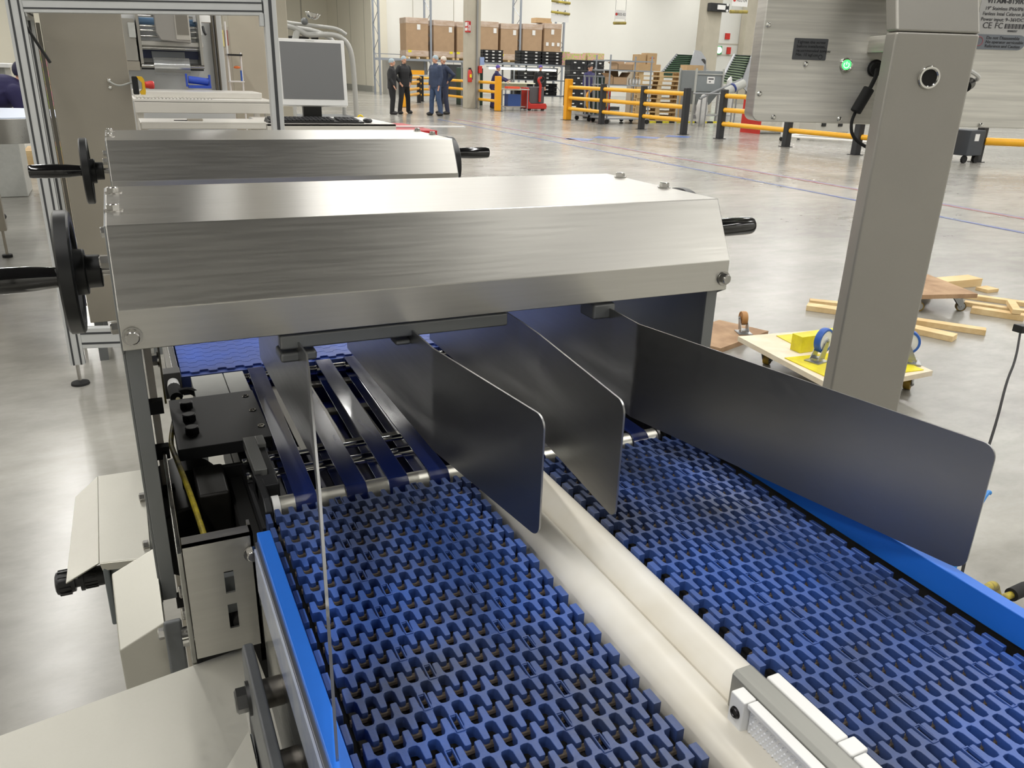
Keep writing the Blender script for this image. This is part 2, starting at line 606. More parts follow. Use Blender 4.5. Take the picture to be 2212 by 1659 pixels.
def modular_belt(x0, n, edge):
    mb, rods = U(), U()
    P_ = 0.033
    y = 0.868
    r = 0
    while y > 0.08:
        seam = [x0 + (4 if r % 2 else 5) * 0.0165 - 0.00825, x0 + (10 if r % 2 else 11) * 0.0165 - 0.00825]
        module_row(mb, x0, n, y, ring=seam)
        rods.cyl((x0 - 0.004, y - P_ / 2, 1.0915), (x0 + (n - 1) * 0.0165 + 0.004, y - P_ / 2, 1.0915), 0.0032, seg=8)
        ex = x0 - 0.0115 if edge < 0 else x0 + (n - 1) * 0.0165 + 0.0115
        mb.box(ex - 0.003, ex + 0.003, y - 0.0115, y + 0.0115, 1.078, 1.099)
        ex2 = x0 + (n - 1) * 0.0165 + 0.010 if edge < 0 else x0 - 0.010
        mb.box(ex2 - 0.004, ex2 + 0.004, y - 0.006, y + 0.012, 1.086, 1.0995)
        y -= P_
        r += 1
    b = mb.build('modular_belt', BELTBLUE, conv, bevel=0.0007, segs=1, smooth=30)
    rods.build('hinge_rods', GRIME, b)
    return b


modular_belt(0.1165, 15, -1)
modular_belt(0.484, 14, 1)
U().box(0.096, 0.715, 0.05, 0.86, 1.045, 1.062).build('slider_bed', DARKCAV, conv)
# the belts turn down over their tail shafts
U().cyl((0.105, 0.868, 1.062), (0.72, 0.868, 1.062), 0.018, seg=16).build('tail_shaft', DARKSTEEL, conv)
# blue rails with their steel side plates
U().box(0.081, 0.0955, 0.05, 0.79, 1.098, 1.130).build('guide_rail', GUIDEBLUE, conv, bevel=0.001)
U().box(0.7225, 0.7375, 0.05, 0.90, 1.098, 1.130).build('guide_rail', GUIDEBLUE, conv, bevel=0.001)
U().box(0.0775, 0.081, 0.05, 0.78, 0.90, 1.124).build('side_plate', STEELY, conv)
U().box(0.7375, 0.7405, 0.05, 0.90, 0.90, 1.112).build('side_plate', STEELY, conv)
mb = U()
mb.box(0.0752, 0.0772, 0.05, 0.775, 1.066, 1.119)
mb.build('clear_film_strip', mat('blue_grey_film', srgb(150, 160, 192), 0.2, 0.2, col2=srgb(190, 196, 208), vscale=14, stretch=(1, 1, 1)), conv)
# centre tubes
for cx in (0.397, 0.4485):
    U().cyl((cx, 0.05, 1.077), (cx, 0.86, 1.077), 0.0268, seg=40).build('centre_tube', TUBEWHITE, conv)
# photocell reflector clamped on the centre tubes
ref = U()
ref.prism([(0.411, 1.100), (0.411, 1.133), (0.4145, 1.1365), (0.430, 1.1365), (0.434, 1.133), (0.434, 1.100), (0.431, 1.100), (0.431, 1.131), (0.4285, 1.1335), (0.416, 1.1335), (0.414, 1.131), (0.414, 1.100)], 'y', 0.12, 0.407)
chan = ref.build('reflector_channel', mat('worn_aluminium_channel', srgb(160, 160, 154), 0.45, 0.6, var=0.2, vscale=20, stretch=(1, 0.1, 1)), conv, bevel=0.0006)
U().box(0.4345, 0.4475, 0.315, 0.392, 1.100, 1.1345).box(0.4345, 0.452, 0.30, 0.3145, 1.100, 1.1345).box(0.4345, 0.4475, 0.12, 0.299, 1.100, 1.1345).build('white_block', WHITEPL, chan, bevel=0.0015)
U().box(0.3975, 0.4105, 0.3755, 0.392, 1.098, 1.1325).box(0.4, 0.4105, 0.12, 0.375, 1.1275, 1.1325).box(0.4, 0.4105, 0.12, 0.375, 1.097, 1.101).box(0.406, 0.4105, 0.12, 0.375, 1.1, 1.128).build('reflector_holder', WHITEPL, chan, bevel=0.0012)
rf = U()
for i in range(26):
    for j in range(6):
        yy = 0.372 - i * 0.0045 - (j % 2) * 0.0022
        rf.cyl((0.4055, yy, 1.1040 + j * 0.0040), (0.4032, yy, 1.1040 + j * 0.0040), 0.0021, 0.0004, seg=6)
rf.box(0.4045, 0.406, 0.24, 0.3745, 1.1012, 1.1272)
rf.build('prism_reflector', mat('clear_prism_plastic', srgb(226, 228, 232), 0.12, 0.35, coat=0.5), chan, smooth=0)
sc = U()
sc.cyl((0.3978, 0.3835, 1.117), (0.3962, 0.3835, 1.117), 0.0054, 0.0048, seg=24)
sc.torus((0.3962, 0.3835, 1.117), (1, 0, 0), 0.0036, 0.001, seg=20, rs=6)
sc.build('holder_screw', mat('black_oxide_screw', srgb(48, 46, 48), 0.3, 0.9), chan)
# side frame, cross bar and mounting plates on the left
U().box(0.020, 0.082, 0.812, 0.822, 1.02, 1.068).build('cross_bar', WEARGREY, conv, bevel=0.001)
mb = U()      # slotted bracket plate, folded at its top
X0, X1, Z0, Z1, YB = 0.006, 0.078, 0.978, 1.125, 0.80
mb2 = mb
for (a, b, c, d) in ((X0, 0.044, Z0, Z1), (0.054, X1, Z0, Z1), (0.044, 0.054, Z0, 1.008), (0.044, 0.054, 1.040, 1.055), (0.044, 0.054, 1.083, Z1)):
    mb2.box(a, b, YB, YB + 0.003, c, d)
mb2.box(X0, X1, YB, YB + 0.018, Z1 - 0.003, Z1)
mb2.box(X1 - 0.003, X1, YB, YB + 0.03, Z0, Z1)
brk = mb2.build('slotted_bracket', STEEL, conv)
U().hexbolt((0.0755, 0.799, 1.100), (0, -1, 0), 0.007, 0.007).build('hex_bolt', BOLTM, brk)
mb = U()
mb.cyl((0.060, 0.805, 1.01), (0.060, 0.84, 1.01), 0.012)
mb.box(0.012, 0.075, 0.81, 0.9, 0.93, 0.976)
mb.build('bracket_backing', DARKCAV, conv)
# thick standing plate with bolts and spacer tubes close to the camera
mb = U()
mb.prism([(0.712, 1.045), (0.700, 1.060), (0.60, 1.062), (0.45, 1.062), (0.45, 0.90), (0.712, 0.90)], 'x', 0.047, 0.058)
plt = mb.build('spacer_plate', mat('weathered_grey_steel', srgb(98, 100, 102), 0.5, 0.6, var=0.25, vscale=14, stretch=(1, 1, 0.2)), conv, bevel=0.003)
U().hexbolt((0.047, 0.665, 1.022), (-1, 0, 0), 0.0125, 0.011).build('hex_bolt', DARKSTEEL, plt)
U().hexbolt((0.047, 0.53, 0.99), (-1, 0, 0), 0.0125, 0.011).build('hex_bolt', DARKSTEEL, plt)
TG = mat('turned_grey_steel', srgb(112, 108, 102), 0.4, 0.9, var=0.25, vscale=60, stretch=(1, 0.3, 0.3))
U().cyl((0.058, 0.665, 1.022), (0.079, 0.665, 1.022), 0.0145).build('spacer_tube', TG, plt)
U().cyl((0.058, 0.585, 1.005), (0.079, 0.585, 1.005), 0.0145).build('spacer_tube', TG, plt)
# under-frame so that the conveyor stands on the floor
for (x, y) in ((0.10, 0.72), (0.72, 0.72), (0.10, 0.12), (0.72, 0.12)):
    U().box(x - 0.02, x + 0.02, y - 0.02, y + 0.02, 0.0, 0.92).build('leg', WEARGREY, conv, bevel=0.002)
U().box(0.085, 0.735, 0.10, 0.14, 0.86, 0.90).box(0.085, 0.735, 0.70, 0.74, 0.86, 0.90).build('cross_beam', WEARGREY, conv)

# ---- strip belt transfer conveyor under the cover
tr = thing('strip_belt_conveyor', 'short transfer conveyor of narrow dark blue strip belts on steel rollers', 'conveyor', (0.4, 1.15, 0), k=K)
RF_Y, RF_Z, RF_R = 0.911, 1.086, 0.0150
RB_Y, RB_Z, RB_R = 1.388, 1.089, 0.012
fr = U()
for (a, b) in ((0.124, 0.1425), (0.1685, 0.206), (0.232, 0.262), (0.288, 0.317), (0.345, 0.42), (0.43, 0.462), (0.489, 0.52), (0.547, 0.578), (0.605, 0.636), (0.663, 0.682)):
    fr.cyl((a, RF_Y, RF_Z), (b, RF_Y, RF_Z), RF_R, seg=28)
fr.cyl((0.118, RF_Y, RF_Z), (0.70, RF_Y, RF_Z), RF_R - 0.0015, seg=28)
fr.build('drive_roller', mat('zinc_roller', srgb(196, 194, 184), 0.34, 0.85, var=0.08, vscale=20), tr)
U().cyl((0.115, RF_Y, RF_Z), (0.1235, RF_Y, RF_Z), RF_R + 0.0015, seg=28).build('roller_collar', WHITEPL, tr)
for (yy, zz, rr) in ((RB_Y, RB_Z, 0.005), (1.03, 1.074, 0.0075), (1.065, 1.082, 0.0045)):
    U().cyl((0.10, yy, zz), (0.70, yy, zz), rr, seg=16).build('idler_shaft', CHROME, tr)
for i, (cx, cb) in enumerate(((0.155, 0.168), (0.219, 0.2265), (0.275, 0.2865), (0.331, 0.339), (0.476, 0.47), (0.534, 0.528), (0.592, 0.587), (0.650, 0.646))):
    mb = U()
    w = 0.0135
    outer, inner = [], []
    n = 10
    T = 0.0025
    for k in range(n + 1):      # around the front roller
        a = math.pi * k / n - math.pi / 2
        outer.append((RF_Y - math.cos(a) * (RF_R + T), RF_Z + math.sin(a) * (RF_R + T), cx))
        inner.append((RF_Y - math.cos(a) * RF_R, RF_Z + math.sin(a) * RF_R, cx))
    for k in range(n + 1):
        a = math.pi / 2 - math.pi * k / n
        outer.append((RB_Y + math.cos(a) * (RB_R + T), RB_Z + math.sin(a) * (RB_R + T), cb))
        inner.append((RB_Y + math.cos(a) * RB_R, RB_Z + math.sin(a) * RB_R, cb))
    N = len(outer)
    V = [[mb.bm.verts.new((p[2] + s * w, p[0], p[1])) for p in ring] for ring in (outer, inner) for s in (-1, 1)]
    ol, orr, il, ir = V
    for k in range(N):
        j = (k + 1) % N
        mb.bm.faces.new((ol[k], ol[j], orr[j], orr[k]))
        mb.bm.faces.new((il[k], ir[k], ir[j], il[j]))
        mb.bm.faces.new((ol[k], il[k], il[j], ol[j]))
        mb.bm.faces.new((orr[k], orr[j], ir[j], ir[k]))
    mb.build('strip_belt', STRIPBLUE, tr, bevel=0.0006, smooth=40)
    U().cyl((cb - w, RB_Y, RB_Z), (cb + w, RB_Y, RB_Z), RB_R - 0.0005, seg=20).build('idler_pulley', CHROME, tr)
# slotted support plate between the strips
mb = U()
for (xa, xb) in ((0.112, 0.122), (0.185, 0.198), (0.243, 0.255), (0.302, 0.313), (0.362, 0.45), (0.50, 0.512), (0.557, 0.569), (0.614, 0.626), (0.684, 0.70)):
    mb.box(xa, xb, 1.09, 1.36, 1.068, 1.074)
for (ya, yb) in ((1.085, 1.105), (1.215, 1.235), (1.345, 1.365)):
    mb.box(0.112, 0.70, ya, yb, 1.067, 1.0735)
mb.build('slotted_support_plate', mat('grey_slot_plate', srgb(120, 118, 112), 0.4, 0.8, var=0.1, vscale=20), tr, bevel=0.001)
U().box(0.10, 0.70, 0.93, 1.40, 1.010, 1.018).box(0.10, 0.70, 1.395, 1.403, 0.95, 1.075).build('gap_screen', mat('deep_blue_black', srgb(14, 30, 120), 0.5, col2=srgb(10, 12, 30), vscale=7), tr)  # dark sheet added to shut out bright floor gaps; blue stands for belt return
U().box(0.10, 0.108, 0.90, 1.40, 0.93, 1.068).build('side_plate', BLACKAN, tr)
U().box(0.705, 0.713, 0.90, 1.40, 0.93, 1.105).build('side_plate', BLACKAN, tr)
mb = U()       # right end bracket of the drive roller
mb.cyl((0.683, RF_Y, RF_Z), (0.69, RF_Y, RF_Z), RF_R + 0.001, seg=24)
mb.box(0.690, 0.712, 0.892, 0.95, 1.05, 1.106)
mb.build('roller_bracket', DARKSTEEL, tr, bevel=0.001)
# left end bearing bracket and clamp
mb = U()
mb.prism([(0.895, 1.04), (0.895, 1.092), (0.91, 1.104), (0.965, 1.104), (0.965, 1.100), (1.0, 1.100), (1.0, 1.04)], 'x', 0.104, 0.1135)
mb.box(0.104, 0.131, 0.945, 0.975, 1.080, 1.103)
mb.box(0.122, 0.133, 0.975, 1.075, 1.080, 1.100)
mb.build('bearing_bracket', mat('black_bracket', srgb(44, 45, 47), 0.4, 0.4), tr, bevel=0.002)
mb = U()
mb.box(0.106, 0.1225, 0.985, 1.095, 1.090, 1.106)
mb.box(0.1225, 0.134, 1.065, 1.095, 1.090, 1.106)
mb.box(0.106, 0.116, 0.985, 0.990, 1.055, 1.106)
mb.build('grey_clamp', mat('grey_clamp_metal', srgb(140, 141, 138), 0.42, 0.4), tr, bevel=0.001)
# black plate with bolts over the gear motor, grey blocks behind it
pl = U().box(0.020, 0.148, 1.098, 1.292, 1.082, 1.100).build('gear_motor_plate', BLACKAN, tr, bevel=0.001)
for y in (1.145, 1.195, 1.247):
    U().hexbolt((0.0435, y + 0.006, 1.100), (0, 0, 1), 0.0105, 0.010, washer=False).build('hex_bolt', DARKSTEEL, pl)
for (x, y) in ((0.134, 1.267), (0.136, 1.205), (0.1385, 1.140)):
    U().torus((x, y, 1.1005), (0, 0, 1), 0.0042, 0.0012, seg=20, rs=6).cyl((x, y, 1.099), (x, y, 1.1003), 0.004, seg=16).build('socket_screw', CHROME, pl)
U().box(0.061, 0.113, 1.294, 1.398, 1.05, 1.097).build('grey_block', GREYPL, tr, bevel=0.001)
U().box(0.1145, 0.147, 1.294, 1.398, 1.05, 1.097).build('grey_block', GREYPL, tr, bevel=0.001)
# gear motor below: rounded housing and square gearbox
mb = U()
mb.cyl((0.025, 1.03, 0.99), (0.025, 1.20, 0.99), 0.055, seg=28)
mb.box(0.035, 0.075, 1.00, 1.09, 1.01, 1.075)
mb.build('gear_motor', mat('black_painted_motor', srgb(34, 32, 28), 0.42, 0.2, var=0.2, vscale=20), tr, bevel=0.004)
U().box(0.078, 0.100, 0.85, 1.09, 0.93, 1.05).box(0.0, 0.10, 0.83, 1.25, 0.90, 0.93).box(0.02, 0.104, 1.086, 1.094, 0.93, 1.07).build('gearbox', DARKCAV, tr, bevel=0.002)
U().box(0.034, 0.046, 0.84, 0.88, 0.93, 1.012).build('white_tab', GREYPL, tr, bevel=0.001)
# sensor with a yellow cable
mb = U()
mb.box(0.018, 0.0455, 1.385, 1.415, 1.066, 1.112)
sb = mb.build('sensor_body', mat('sensor_grey', srgb(92, 92, 90), 0.45, 0.3), tr, bevel=0.0015)
mb = U()
mb.cyl((0.032, 1.384, 1.096), (0.032, 1.366, 1.092), 0.0085, 0.0105, seg=20)
mb.build('connector_collar', WHITEPL, sb)
mb = U()
mb.cyl((0.032, 1.366, 1.092), (0.033, 1.33, 1.088), 0.0105, 0.0095, seg=16)
mb.tube([(0.033, 1.345, 1.09), (0.052, 1.335, 1.098), (0.066, 1.33, 1.09)], 0.006, sub=2)
mb.build('connector_plug', BLACKRUB, sb)
U().tube([(0.0343, 1.3029, 1.0960), (0.0240, 1.2343, 1.0914), (0.0126, 1.1657, 1.0834), (0.0149, 1.1086, 1.0914), (0.0183, 1.0629, 1.0949), (0.0274, 0.9829, 1.0811), (0.0343, 0.9029, 1.0629)], 0.0036, sub=3, seg=10).build('sensor_cable', YCABLE, sb)
# shiny side plate standing between leg and gear motor
mb = U()
mb.prism([(0.80, 0.94), (0.80, 1.117), (0.84, 1.119), (0.865, 1.112), (0.90, 1.116), (0.94, 1.104), (0.985, 1.104), (1.10, 1.104), (1.10, 0.94)], 'x', 0.000, 0.0055)
mb.build('edge_plate', mat('polished_plate', srgb(176, 176, 172), 0.18, 1.0, var=0.2, vscale=30), tr, bevel=0.0012)
for (x, y) in ((0.0, 1.37), (0.72, 1.37), (0.0, 1.0), (0.72, 1.0)):
    U().box(x - 0.0, x + 0.035, y - 0.02, y + 0.02, 0.0, 0.93).build('leg', WEARGREY, tr, bevel=0.002)

# ---- flat top belt conveyor behind
fb = thing('flat_belt_conveyor', 'infeed conveyor with closed blue brick-pattern belt behind the strip belts', 'conveyor', (0.38, 1.9, 0), k=K)
mb = U()
y = 1.428
r = 0
while y < 3.1:
    a = 0.030
    module_row(mb, 0.055 + (a / 2 if r % 2 else 0) * 0, 23, y, a=a, L=0.0158, g=0.0076, zt=1.1, th=0.012, wt=0.0072, wr=0.0074)
    y += 0.025
    r += 1
mb.box(0.047, 0.725, 1.405, 1.426, 1.072, 1.096)
mb.build('flat_belt', BELTFLAT, fb, bevel=0.0005, segs=1)
U().box(0.047, 0.725, 1.41, 3.1, 1.06, 1.086).build('belt_support', mat('belt_slot_navy', srgb(18, 26, 70), 0.6), fb)
U().box(0.034, 0.044, 1.40, 3.1, 0.95, 1.11).box(0.728, 0.738, 1.40, 3.1, 0.95, 1.11).build('side_rail', STEELY, fb, bevel=0.001)
for (x, y) in ((0.05, 1.6), (0.70, 1.6), (0.05, 2.9), (0.70, 2.9)):
    U().box(x, x + 0.035, y, y + 0.035, 0.0, 0.96).build('leg', WEARGREY, fb, bevel=0.002)


# ---- lane divider: folded steel cover on two side plates, hand wheels, guide plates
def lane_divider(label, front):
    t = thing('lane_divider', label, 'machine', (0.407, 1.18, 1.29), k=K)
    XL, XR = -0.025, 0.838
    yF, yU, yB = 0.97, 1.016, 1.348
    zb, zm, zt = 1.291, 1.338, 1.426
    th = 0.0025
    mb = U()
    prof = [(yF, zb), (yF, zm), (yU, zt), (yB, zt), (yB + 0.046, zm), (yB + 0.046, zb)]
    inn = [(yF + th, zb), (yF + th, zm - 0.001), (yU + th * 0.8, zt - th), (yB - th * 0.8, zt - th), (yB + 0.046 - th, zm - 0.001), (yB + 0.046 - th, zb)]
    mb.prism(prof + list(reversed(inn)), 'x', XL, XR)
    cov = mb.build('cover', STEEL, t, bevel=0.004, segs=4, smooth=20, blim=22)
    for (p, ax) in (((XL + 0.0115, yF - 0.0005, 1.308), (0, -1, 0)), ((XR - 0.0085, yF - 0.0005, 1.310), (0, -1, 0)),
                    ((XL + 0.010, 1.275, zt), (0, 0, 1)), ((XL + 0.009, 1.118, zt), (0, 0, 1)),
                    ((XR + 0.003 - 0.012, 1.286, zt), (0, 0, 1)), ((XR - 0.012, 1.143, zt), (0, 0, 1))):
        U().hexbolt(p, ax, 0.0082, 0.0075).build('hex_bolt', BOLTM, cov)
    # side plates with folded flanges
    for (xa, s) in ((XL - 0.002, 1), (XR + 0.001, -1)):
        mb = U()
        pts = [(0.995, 0.93), (1.37, 0.93), (1.37, 1.30), (1.345, 1.425), (1.02, 1.425), (0.975, 1.335), (0.975, 1.29), (0.995, 1.28)]
        mb.prism(pts, 'x', xa, xa + 0.003)
        mb.box(xa + (0.003 if s > 0 else 0), xa + 0.0205 if s > 0 else xa - 0.020, 0.992, 0.9955, 0.935, 1.29)
        mb.build('side_plate', LEGGREY, t, bevel=0.0008)
    for (y, z) in ((1.08, 1.372), (1.10, 1.282), (1.28, 1.372)):
        U().hexbolt((XL - 0.004, y, z), (-1, 0, 0), 0.0085, 0.010, washer=False).build('side_bolt', BOLTM, t)
    # hand wheels
    def wheel(x0, s, hy, hz):
        hw = U()
        hw.cyl((x0 + s * 0.012, 1.18, 1.339), (x0 + s * 0.056, 1.18, 1.339), 0.0215, 0.0225, seg=32)
        hw.cyl((x0 + s * 0.030, 1.18, 1.339), (x0 + s * 0.053, 1.18, 1.339), 0.030, seg=32)
        w = hw.build('hand_wheel', BLACKPL, t, bevel=0.002)
        U().cyl((x0, 1.18, 1.339), (x0 + s * 0.02, 1.18, 1.339), 0.007, seg=16).build('wheel_shaft', BOLTM, w)
        rim = U()
        rim.lathe([(-0.0095, 0.066), (-0.0095, 0.0775), (-0.007, 0.0805), (0.007, 0.0805), (0.0095, 0.0775), (0.0095, 0.066), (0.007, 0.064), (-0.007, 0.064), (-0.0095, 0.066)], (x0 + s * 0.050, 1.18, 1.339), (1, 0, 0), seg=56)
        for a in (0.5, 0.5 + 2.094, 0.5 + 4.188):
            c, sn = math.cos(a), math.sin(a)
            rim.obox((x0 + s * 0.049, 1.18 + c * 0.045, 1.339 + sn * 0.045), (0.007, 0.050, 0.020), (a, 0, 0))
        rim.build('wheel_rim', BLACKPL, w)
        g = U()
        g.lathe([(0, 0.001), (0, 0.0125), (0.03, 0.0155), (0.055, 0.0165), (0.105, 0.0160), (0.112, 0.0145), (0.114, 0.001)], (x0 + s * 0.060, hy, hz), (s, 0, 0), seg=32)
        g.build('wheel_grip', BLACKGL, w)
    wheel(XL - 0.004, -1, 1.122, 1.347)
    wheel(XR + 0.004, 1, 1.13 if front else 1.17, 1.356 if front else 1.372)
    # threaded spindle and crossing guide bar under the cover
    U().cyl((XL, 1.18, 1.339), (XR, 1.18, 1.339), 0.009, seg=16).build('spindle', CHROME, t)
    U().box(0.150, 0.462, 0.976, 0.994, 1.269, 1.288).build('guide_bar', LEGGREY, t, bevel=0.003)
    for bx_ in ((0.602, 0.640, 0.978, 1.02, 1.262, 1.286), (0.150, 0.196, 0.980, 1.02, 1.250, 1.2635), (0.300, 0.322, 0.980, 1.01, 1.256, 1.2635)):
        U().box(*bx_).build('guide_carrier', LEGGREY, t, bevel=0.004)
    if not front:
        return t
    # four guide plates: outline in (distance along the plate, z), following a bent plan line
    def guide(plan, zt_, zb_, sideflip=0.0):
        # plan: list of (x, y) from the back to the free front end
        pl = [Vector((p[0], p[1])) for p in plan]
        acc = [0.0]
        for a, b in zip(pl, pl[1:]):
            acc.append(acc[-1] + (b - a).length)
        L = acc[-1]

        def at(s):
            for i in range(len(pl) - 1):
                if s <= acc[i + 1] or i == len(pl) - 2:
                    f = (s - acc[i]) / (acc[i + 1] - acc[i])
                    return pl[i].lerp(pl[i + 1], f)
        ss = sorted(set([0.0] + [acc[i] for i in range(len(acc))] + [acc[i] - 0.006 for i in range(1, len(acc) - 1)] + [acc[i] + 0.006 for i in range(1, len(acc) - 1)] + [L - 0.014 * (1 - math.sin(k * math.pi / 12)) for k in range(0, 7)]))
        R = 0.014
        mb = U()
        T = 0.0011
        cols = []
        for s in ss:
            p = at(s)
            q0, q1 = at(max(0, s - 0.004)), at(min(L, s + 0.004))
            d = (q1 - q0).normalized()
            n = Vector((-d.y, d.x))
            if s > L - R:
                c = R - math.sqrt(max(0.0, R * R - (s - (L - R)) ** 2))
            else:
                c = 0.0
            top, bot = zt_ - c, zb_ + c
            cols.append([mb.bm.verts.new((p.x + n.x * T * e, p.y + n.y * T * e, z)) for e in (-1, 1) for z in (top, bot)])
        for a, b in zip(cols, cols[1:]):
            mb.bm.faces.new((a[0], a[1], b[1], b[0]))
            mb.bm.faces.new((a[2], b[2], b[3], a[3]))
            mb.bm.faces.new((a[0], b[0], b[2], a[2]))
            mb.bm.faces.new((a[1], a[3], b[3], b[1]))
        mb.bm.faces.new((cols[0][0], cols[0][2], cols[0][3], cols[0][1]))
        mb.bm.faces.new((cols[-1][0], cols[-1][1], cols[-1][3], cols[-1][2]))
        # folded hanger tab at the back top
        p = at(0.01)
        mb.box(p.x - 0.030, p.x, p.y - 0.02, p.y + 0.03, zt_ - 0.001, zt_ + 0.0012)
        mb.build('guide_plate', mat('guide_plate_steel', srgb(156, 156, 155), 0.36, 1.0, var=0.06, vscale=6, bscale=300, stretch=(1, 0.05, 1), rvar=0.03), t, smooth=40)
    guide([(0.1726, 1.3400), (0.1726, 0.9280), (0.1633, 0.8695), (0.1123, 0.5865), (0.0835, 0.4362)], 1.278, 1.137)
    guide([(0.3220, 1.3400), (0.3220, 0.9651), (0.3220, 0.8955), (0.3536, 0.6533)], 1.278, 1.137)
    guide([(0.4761, 1.3400), (0.4761, 0.9651), (0.4733, 0.9011), (0.4501, 0.6552)], 1.278, 1.137)
    guide([(0.6301, 1.3400), (0.6301, 0.9651), (0.6264, 0.8946), (0.7294, 0.4297)], 1.278, 1.137)
    return t


lane_divider('near stainless steel lane divider with folded cover, black hand wheels and four guide plates', True)

# ---- unseen dark block behind the camera, added to darken the covers' reflections
ic = thing('reflection_block', 'dark overhead block on slim legs, added unseen to darken reflections in the covers', 'machine', (0.9, -2.5, 0))
REFLDARK = mat('reflection_block_dark', srgb(34, 35, 38), 0.6, 0.0)
MB().box(0.05, 1.75, -2.9, -2.2, 2.6, 4.9).build('housing', REFLDARK, ic, bevel=0.01)  # only a dark mass for the steel to reflect
for x in (-0.35, 2.1):
    MB().box(x, x + 0.08, -2.6, -2.5, 0.0, 2.6).build('leg', REFLDARK, ic)
MB().box(-0.35, 2.18, -2.6, -2.5, 2.52, 2.6).build('cross_beam', REFLDARK, ic)
ld2 = lane_divider('far stainless steel lane divider cover with black hand wheels behind the near one', False)
ld2.location.y += 1.148 * K
# ------------------------------------------------------------------ near things around the machine (metres)
SHEETW = mat('matt_sheet_steel', srgb(208, 206, 196), 0.46, 0.9, var=0.06, vscale=4, bscale=300, rvar=0.03)
# motor cover and terminal box beside the left leg
t = thing('motor_terminal_box', 'grey motor terminal box with black cable gland under a folded silver cover', 'motor', (-0.055, 1.03, 0.70))
mb = MB()
mb.plate([(-0.089, 1.198, 0.832), (-0.0285, 1.196, 0.832), (-0.0285, 0.944, 0.832), (-0.086, 0.955, 0.832)], 0.002)
mb.plate([(-0.0895, 1.198, 0.832), (-0.086, 0.955, 0.832), (-0.122, 0.934, 0.826), (-0.119, 1.163, 0.822)], 0.002)
mb.plate([(-0.0285, 0.944, 0.832), (-0.086, 0.955, 0.832), (-0.084, 0.957, 0.820), (-0.0285, 0.948, 0.820)], 0.002)
mb.build('folded_cover', SHEETW, t, bevel=0.0008)
MB().box(-0.077, -0.0285, 0.965, 1.15, 0.735, 0.828).build('box_body', mat('grey_cast_box', srgb(138, 144, 144), 0.5, 0.2, var=0.08, vscale=20), t, bevel=0.004)
MB().box(-0.084, -0.077, 0.955, 1.16, 0.74, 0.826).build('box_lid', mat('grey_box_lid', srgb(112, 118, 120), 0.45, 0.2), t, bevel=0.002)
gl = MB()
gl.cyl((-0.084, 0.985, 0.797), (-0.108, 0.985, 0.797), 0.0125, seg=24)
for i in range(16):
    a = i * math.pi / 8
    gl.obox((-0.100, 0.985 + 0.0125 * math.cos(a), 0.797 + 0.0125 * math.sin(a)), (0.014, 0.002, 0.002), (a, 0, 0))
gl.cyl((-0.108, 0.985, 0.797), (-0.112, 0.985, 0.797), 0.0145, seg=24)
gl.cyl((-0.112, 0.985, 0.797), (-0.118, 0.985, 0.797), 0.009, seg=24)
gl.cyl((-0.118, 0.985, 0.797), (-0.120, 0.985, 0.797), 0.0135, seg=24)
gl.lathe([(0, 0.0), (0, 0.0135), (0.012, 0.0150), (0.018, 0.0135), (0.0195, 0.010), (0.0195, 0.0)], (-0.120, 0.985, 0.797), (-1, 0, 0), seg=24)
for i in range(12):
    a = i * math.pi / 6
    gl.obox((-0.129, 0.985 + 0.0145 * math.cos(a), 0.797 + 0.0145 * math.sin(a)), (0.013, 0.003, 0.003), (a, 0, 0))
gl.build('cable_gland', BLACKPL, t)
for (y, z) in ((1.098, 0.838), (0.972, 0.835), (0.955, 0.775)):
    MB().hexbolt((-0.030, y, z), (-1, 0, 0), 0.006, 0.007, washer=False).build('hex_bolt', BOLTM, t)

t = thing('spacer_bar_assembly', 'grey slotted bars, pale strip and chrome spacer below the left leg of the near divider', 'bracket', (-0.01, 0.8, 0.6))
MB().box(-0.023, -0.0045, 0.80, 0.806, 0.62, 0.835).build('lower_bar', WEARGREY, t, bevel=0.004)
MB().box(-0.0045, 0.0036, 0.970, 0.975, 0.60, 1.10).build('pale_strip', mat('pale_beige_strip', srgb(222, 214, 200), 0.6, var=0.06, vscale=20), t)
for z in (1.022, 0.963, 0.907, 0.828, 0.75):
    MB().box(-0.008, 0.0085, 0.957, 0.9695, z - 0.008, z + 0.008).build('rubber_block', DARKCAV, t)
MB().box(0.012, 0.0145, 1.10, 1.125, 0.97, 1.10).build('upright_plate', CHROME, t)
MB().hexbolt((0.012, 1.112, 1.03), (-1, 0, 0), 0.008, 0.007).build('hex_nut', BOLTM, t)
MB().cyl((-0.006, 0.77, 0.834), (0.012, 0.77, 0.834), 0.0105, seg=24).build('chrome_spacer', CHROME, t)
for (x, y, z) in ((-0.023, 0.79, 0.830), (-0.0235, 0.80, 0.755), (0.003, 0.765, 0.866), (0.003, 0.765, 0.893)):
    MB().hexbolt((x, y, z), (-1, 0, 0), 0.0065, 0.006, washer=False).build('hex_nut', BOLTM, t)

# folded guard sheet below the terminal box
t = MB()
t.hull8([(-0.071, 0.83, 0.62), (-0.023, 0.83, 0.62), (-0.022, 0.83, 0.815), (-0.071, 0.83, 0.791)],
        [(-0.071, 0.90, 0.62), (-0.023, 0.90, 0.62), (-0.022, 0.90, 0.872), (-0.071, 0.90, 0.848)])
o = t.build('guard_sheet', SHEETW, bevel=0.0015)
tag(o, 'folded steel guard with slanted top standing below the terminal box', 'guard')

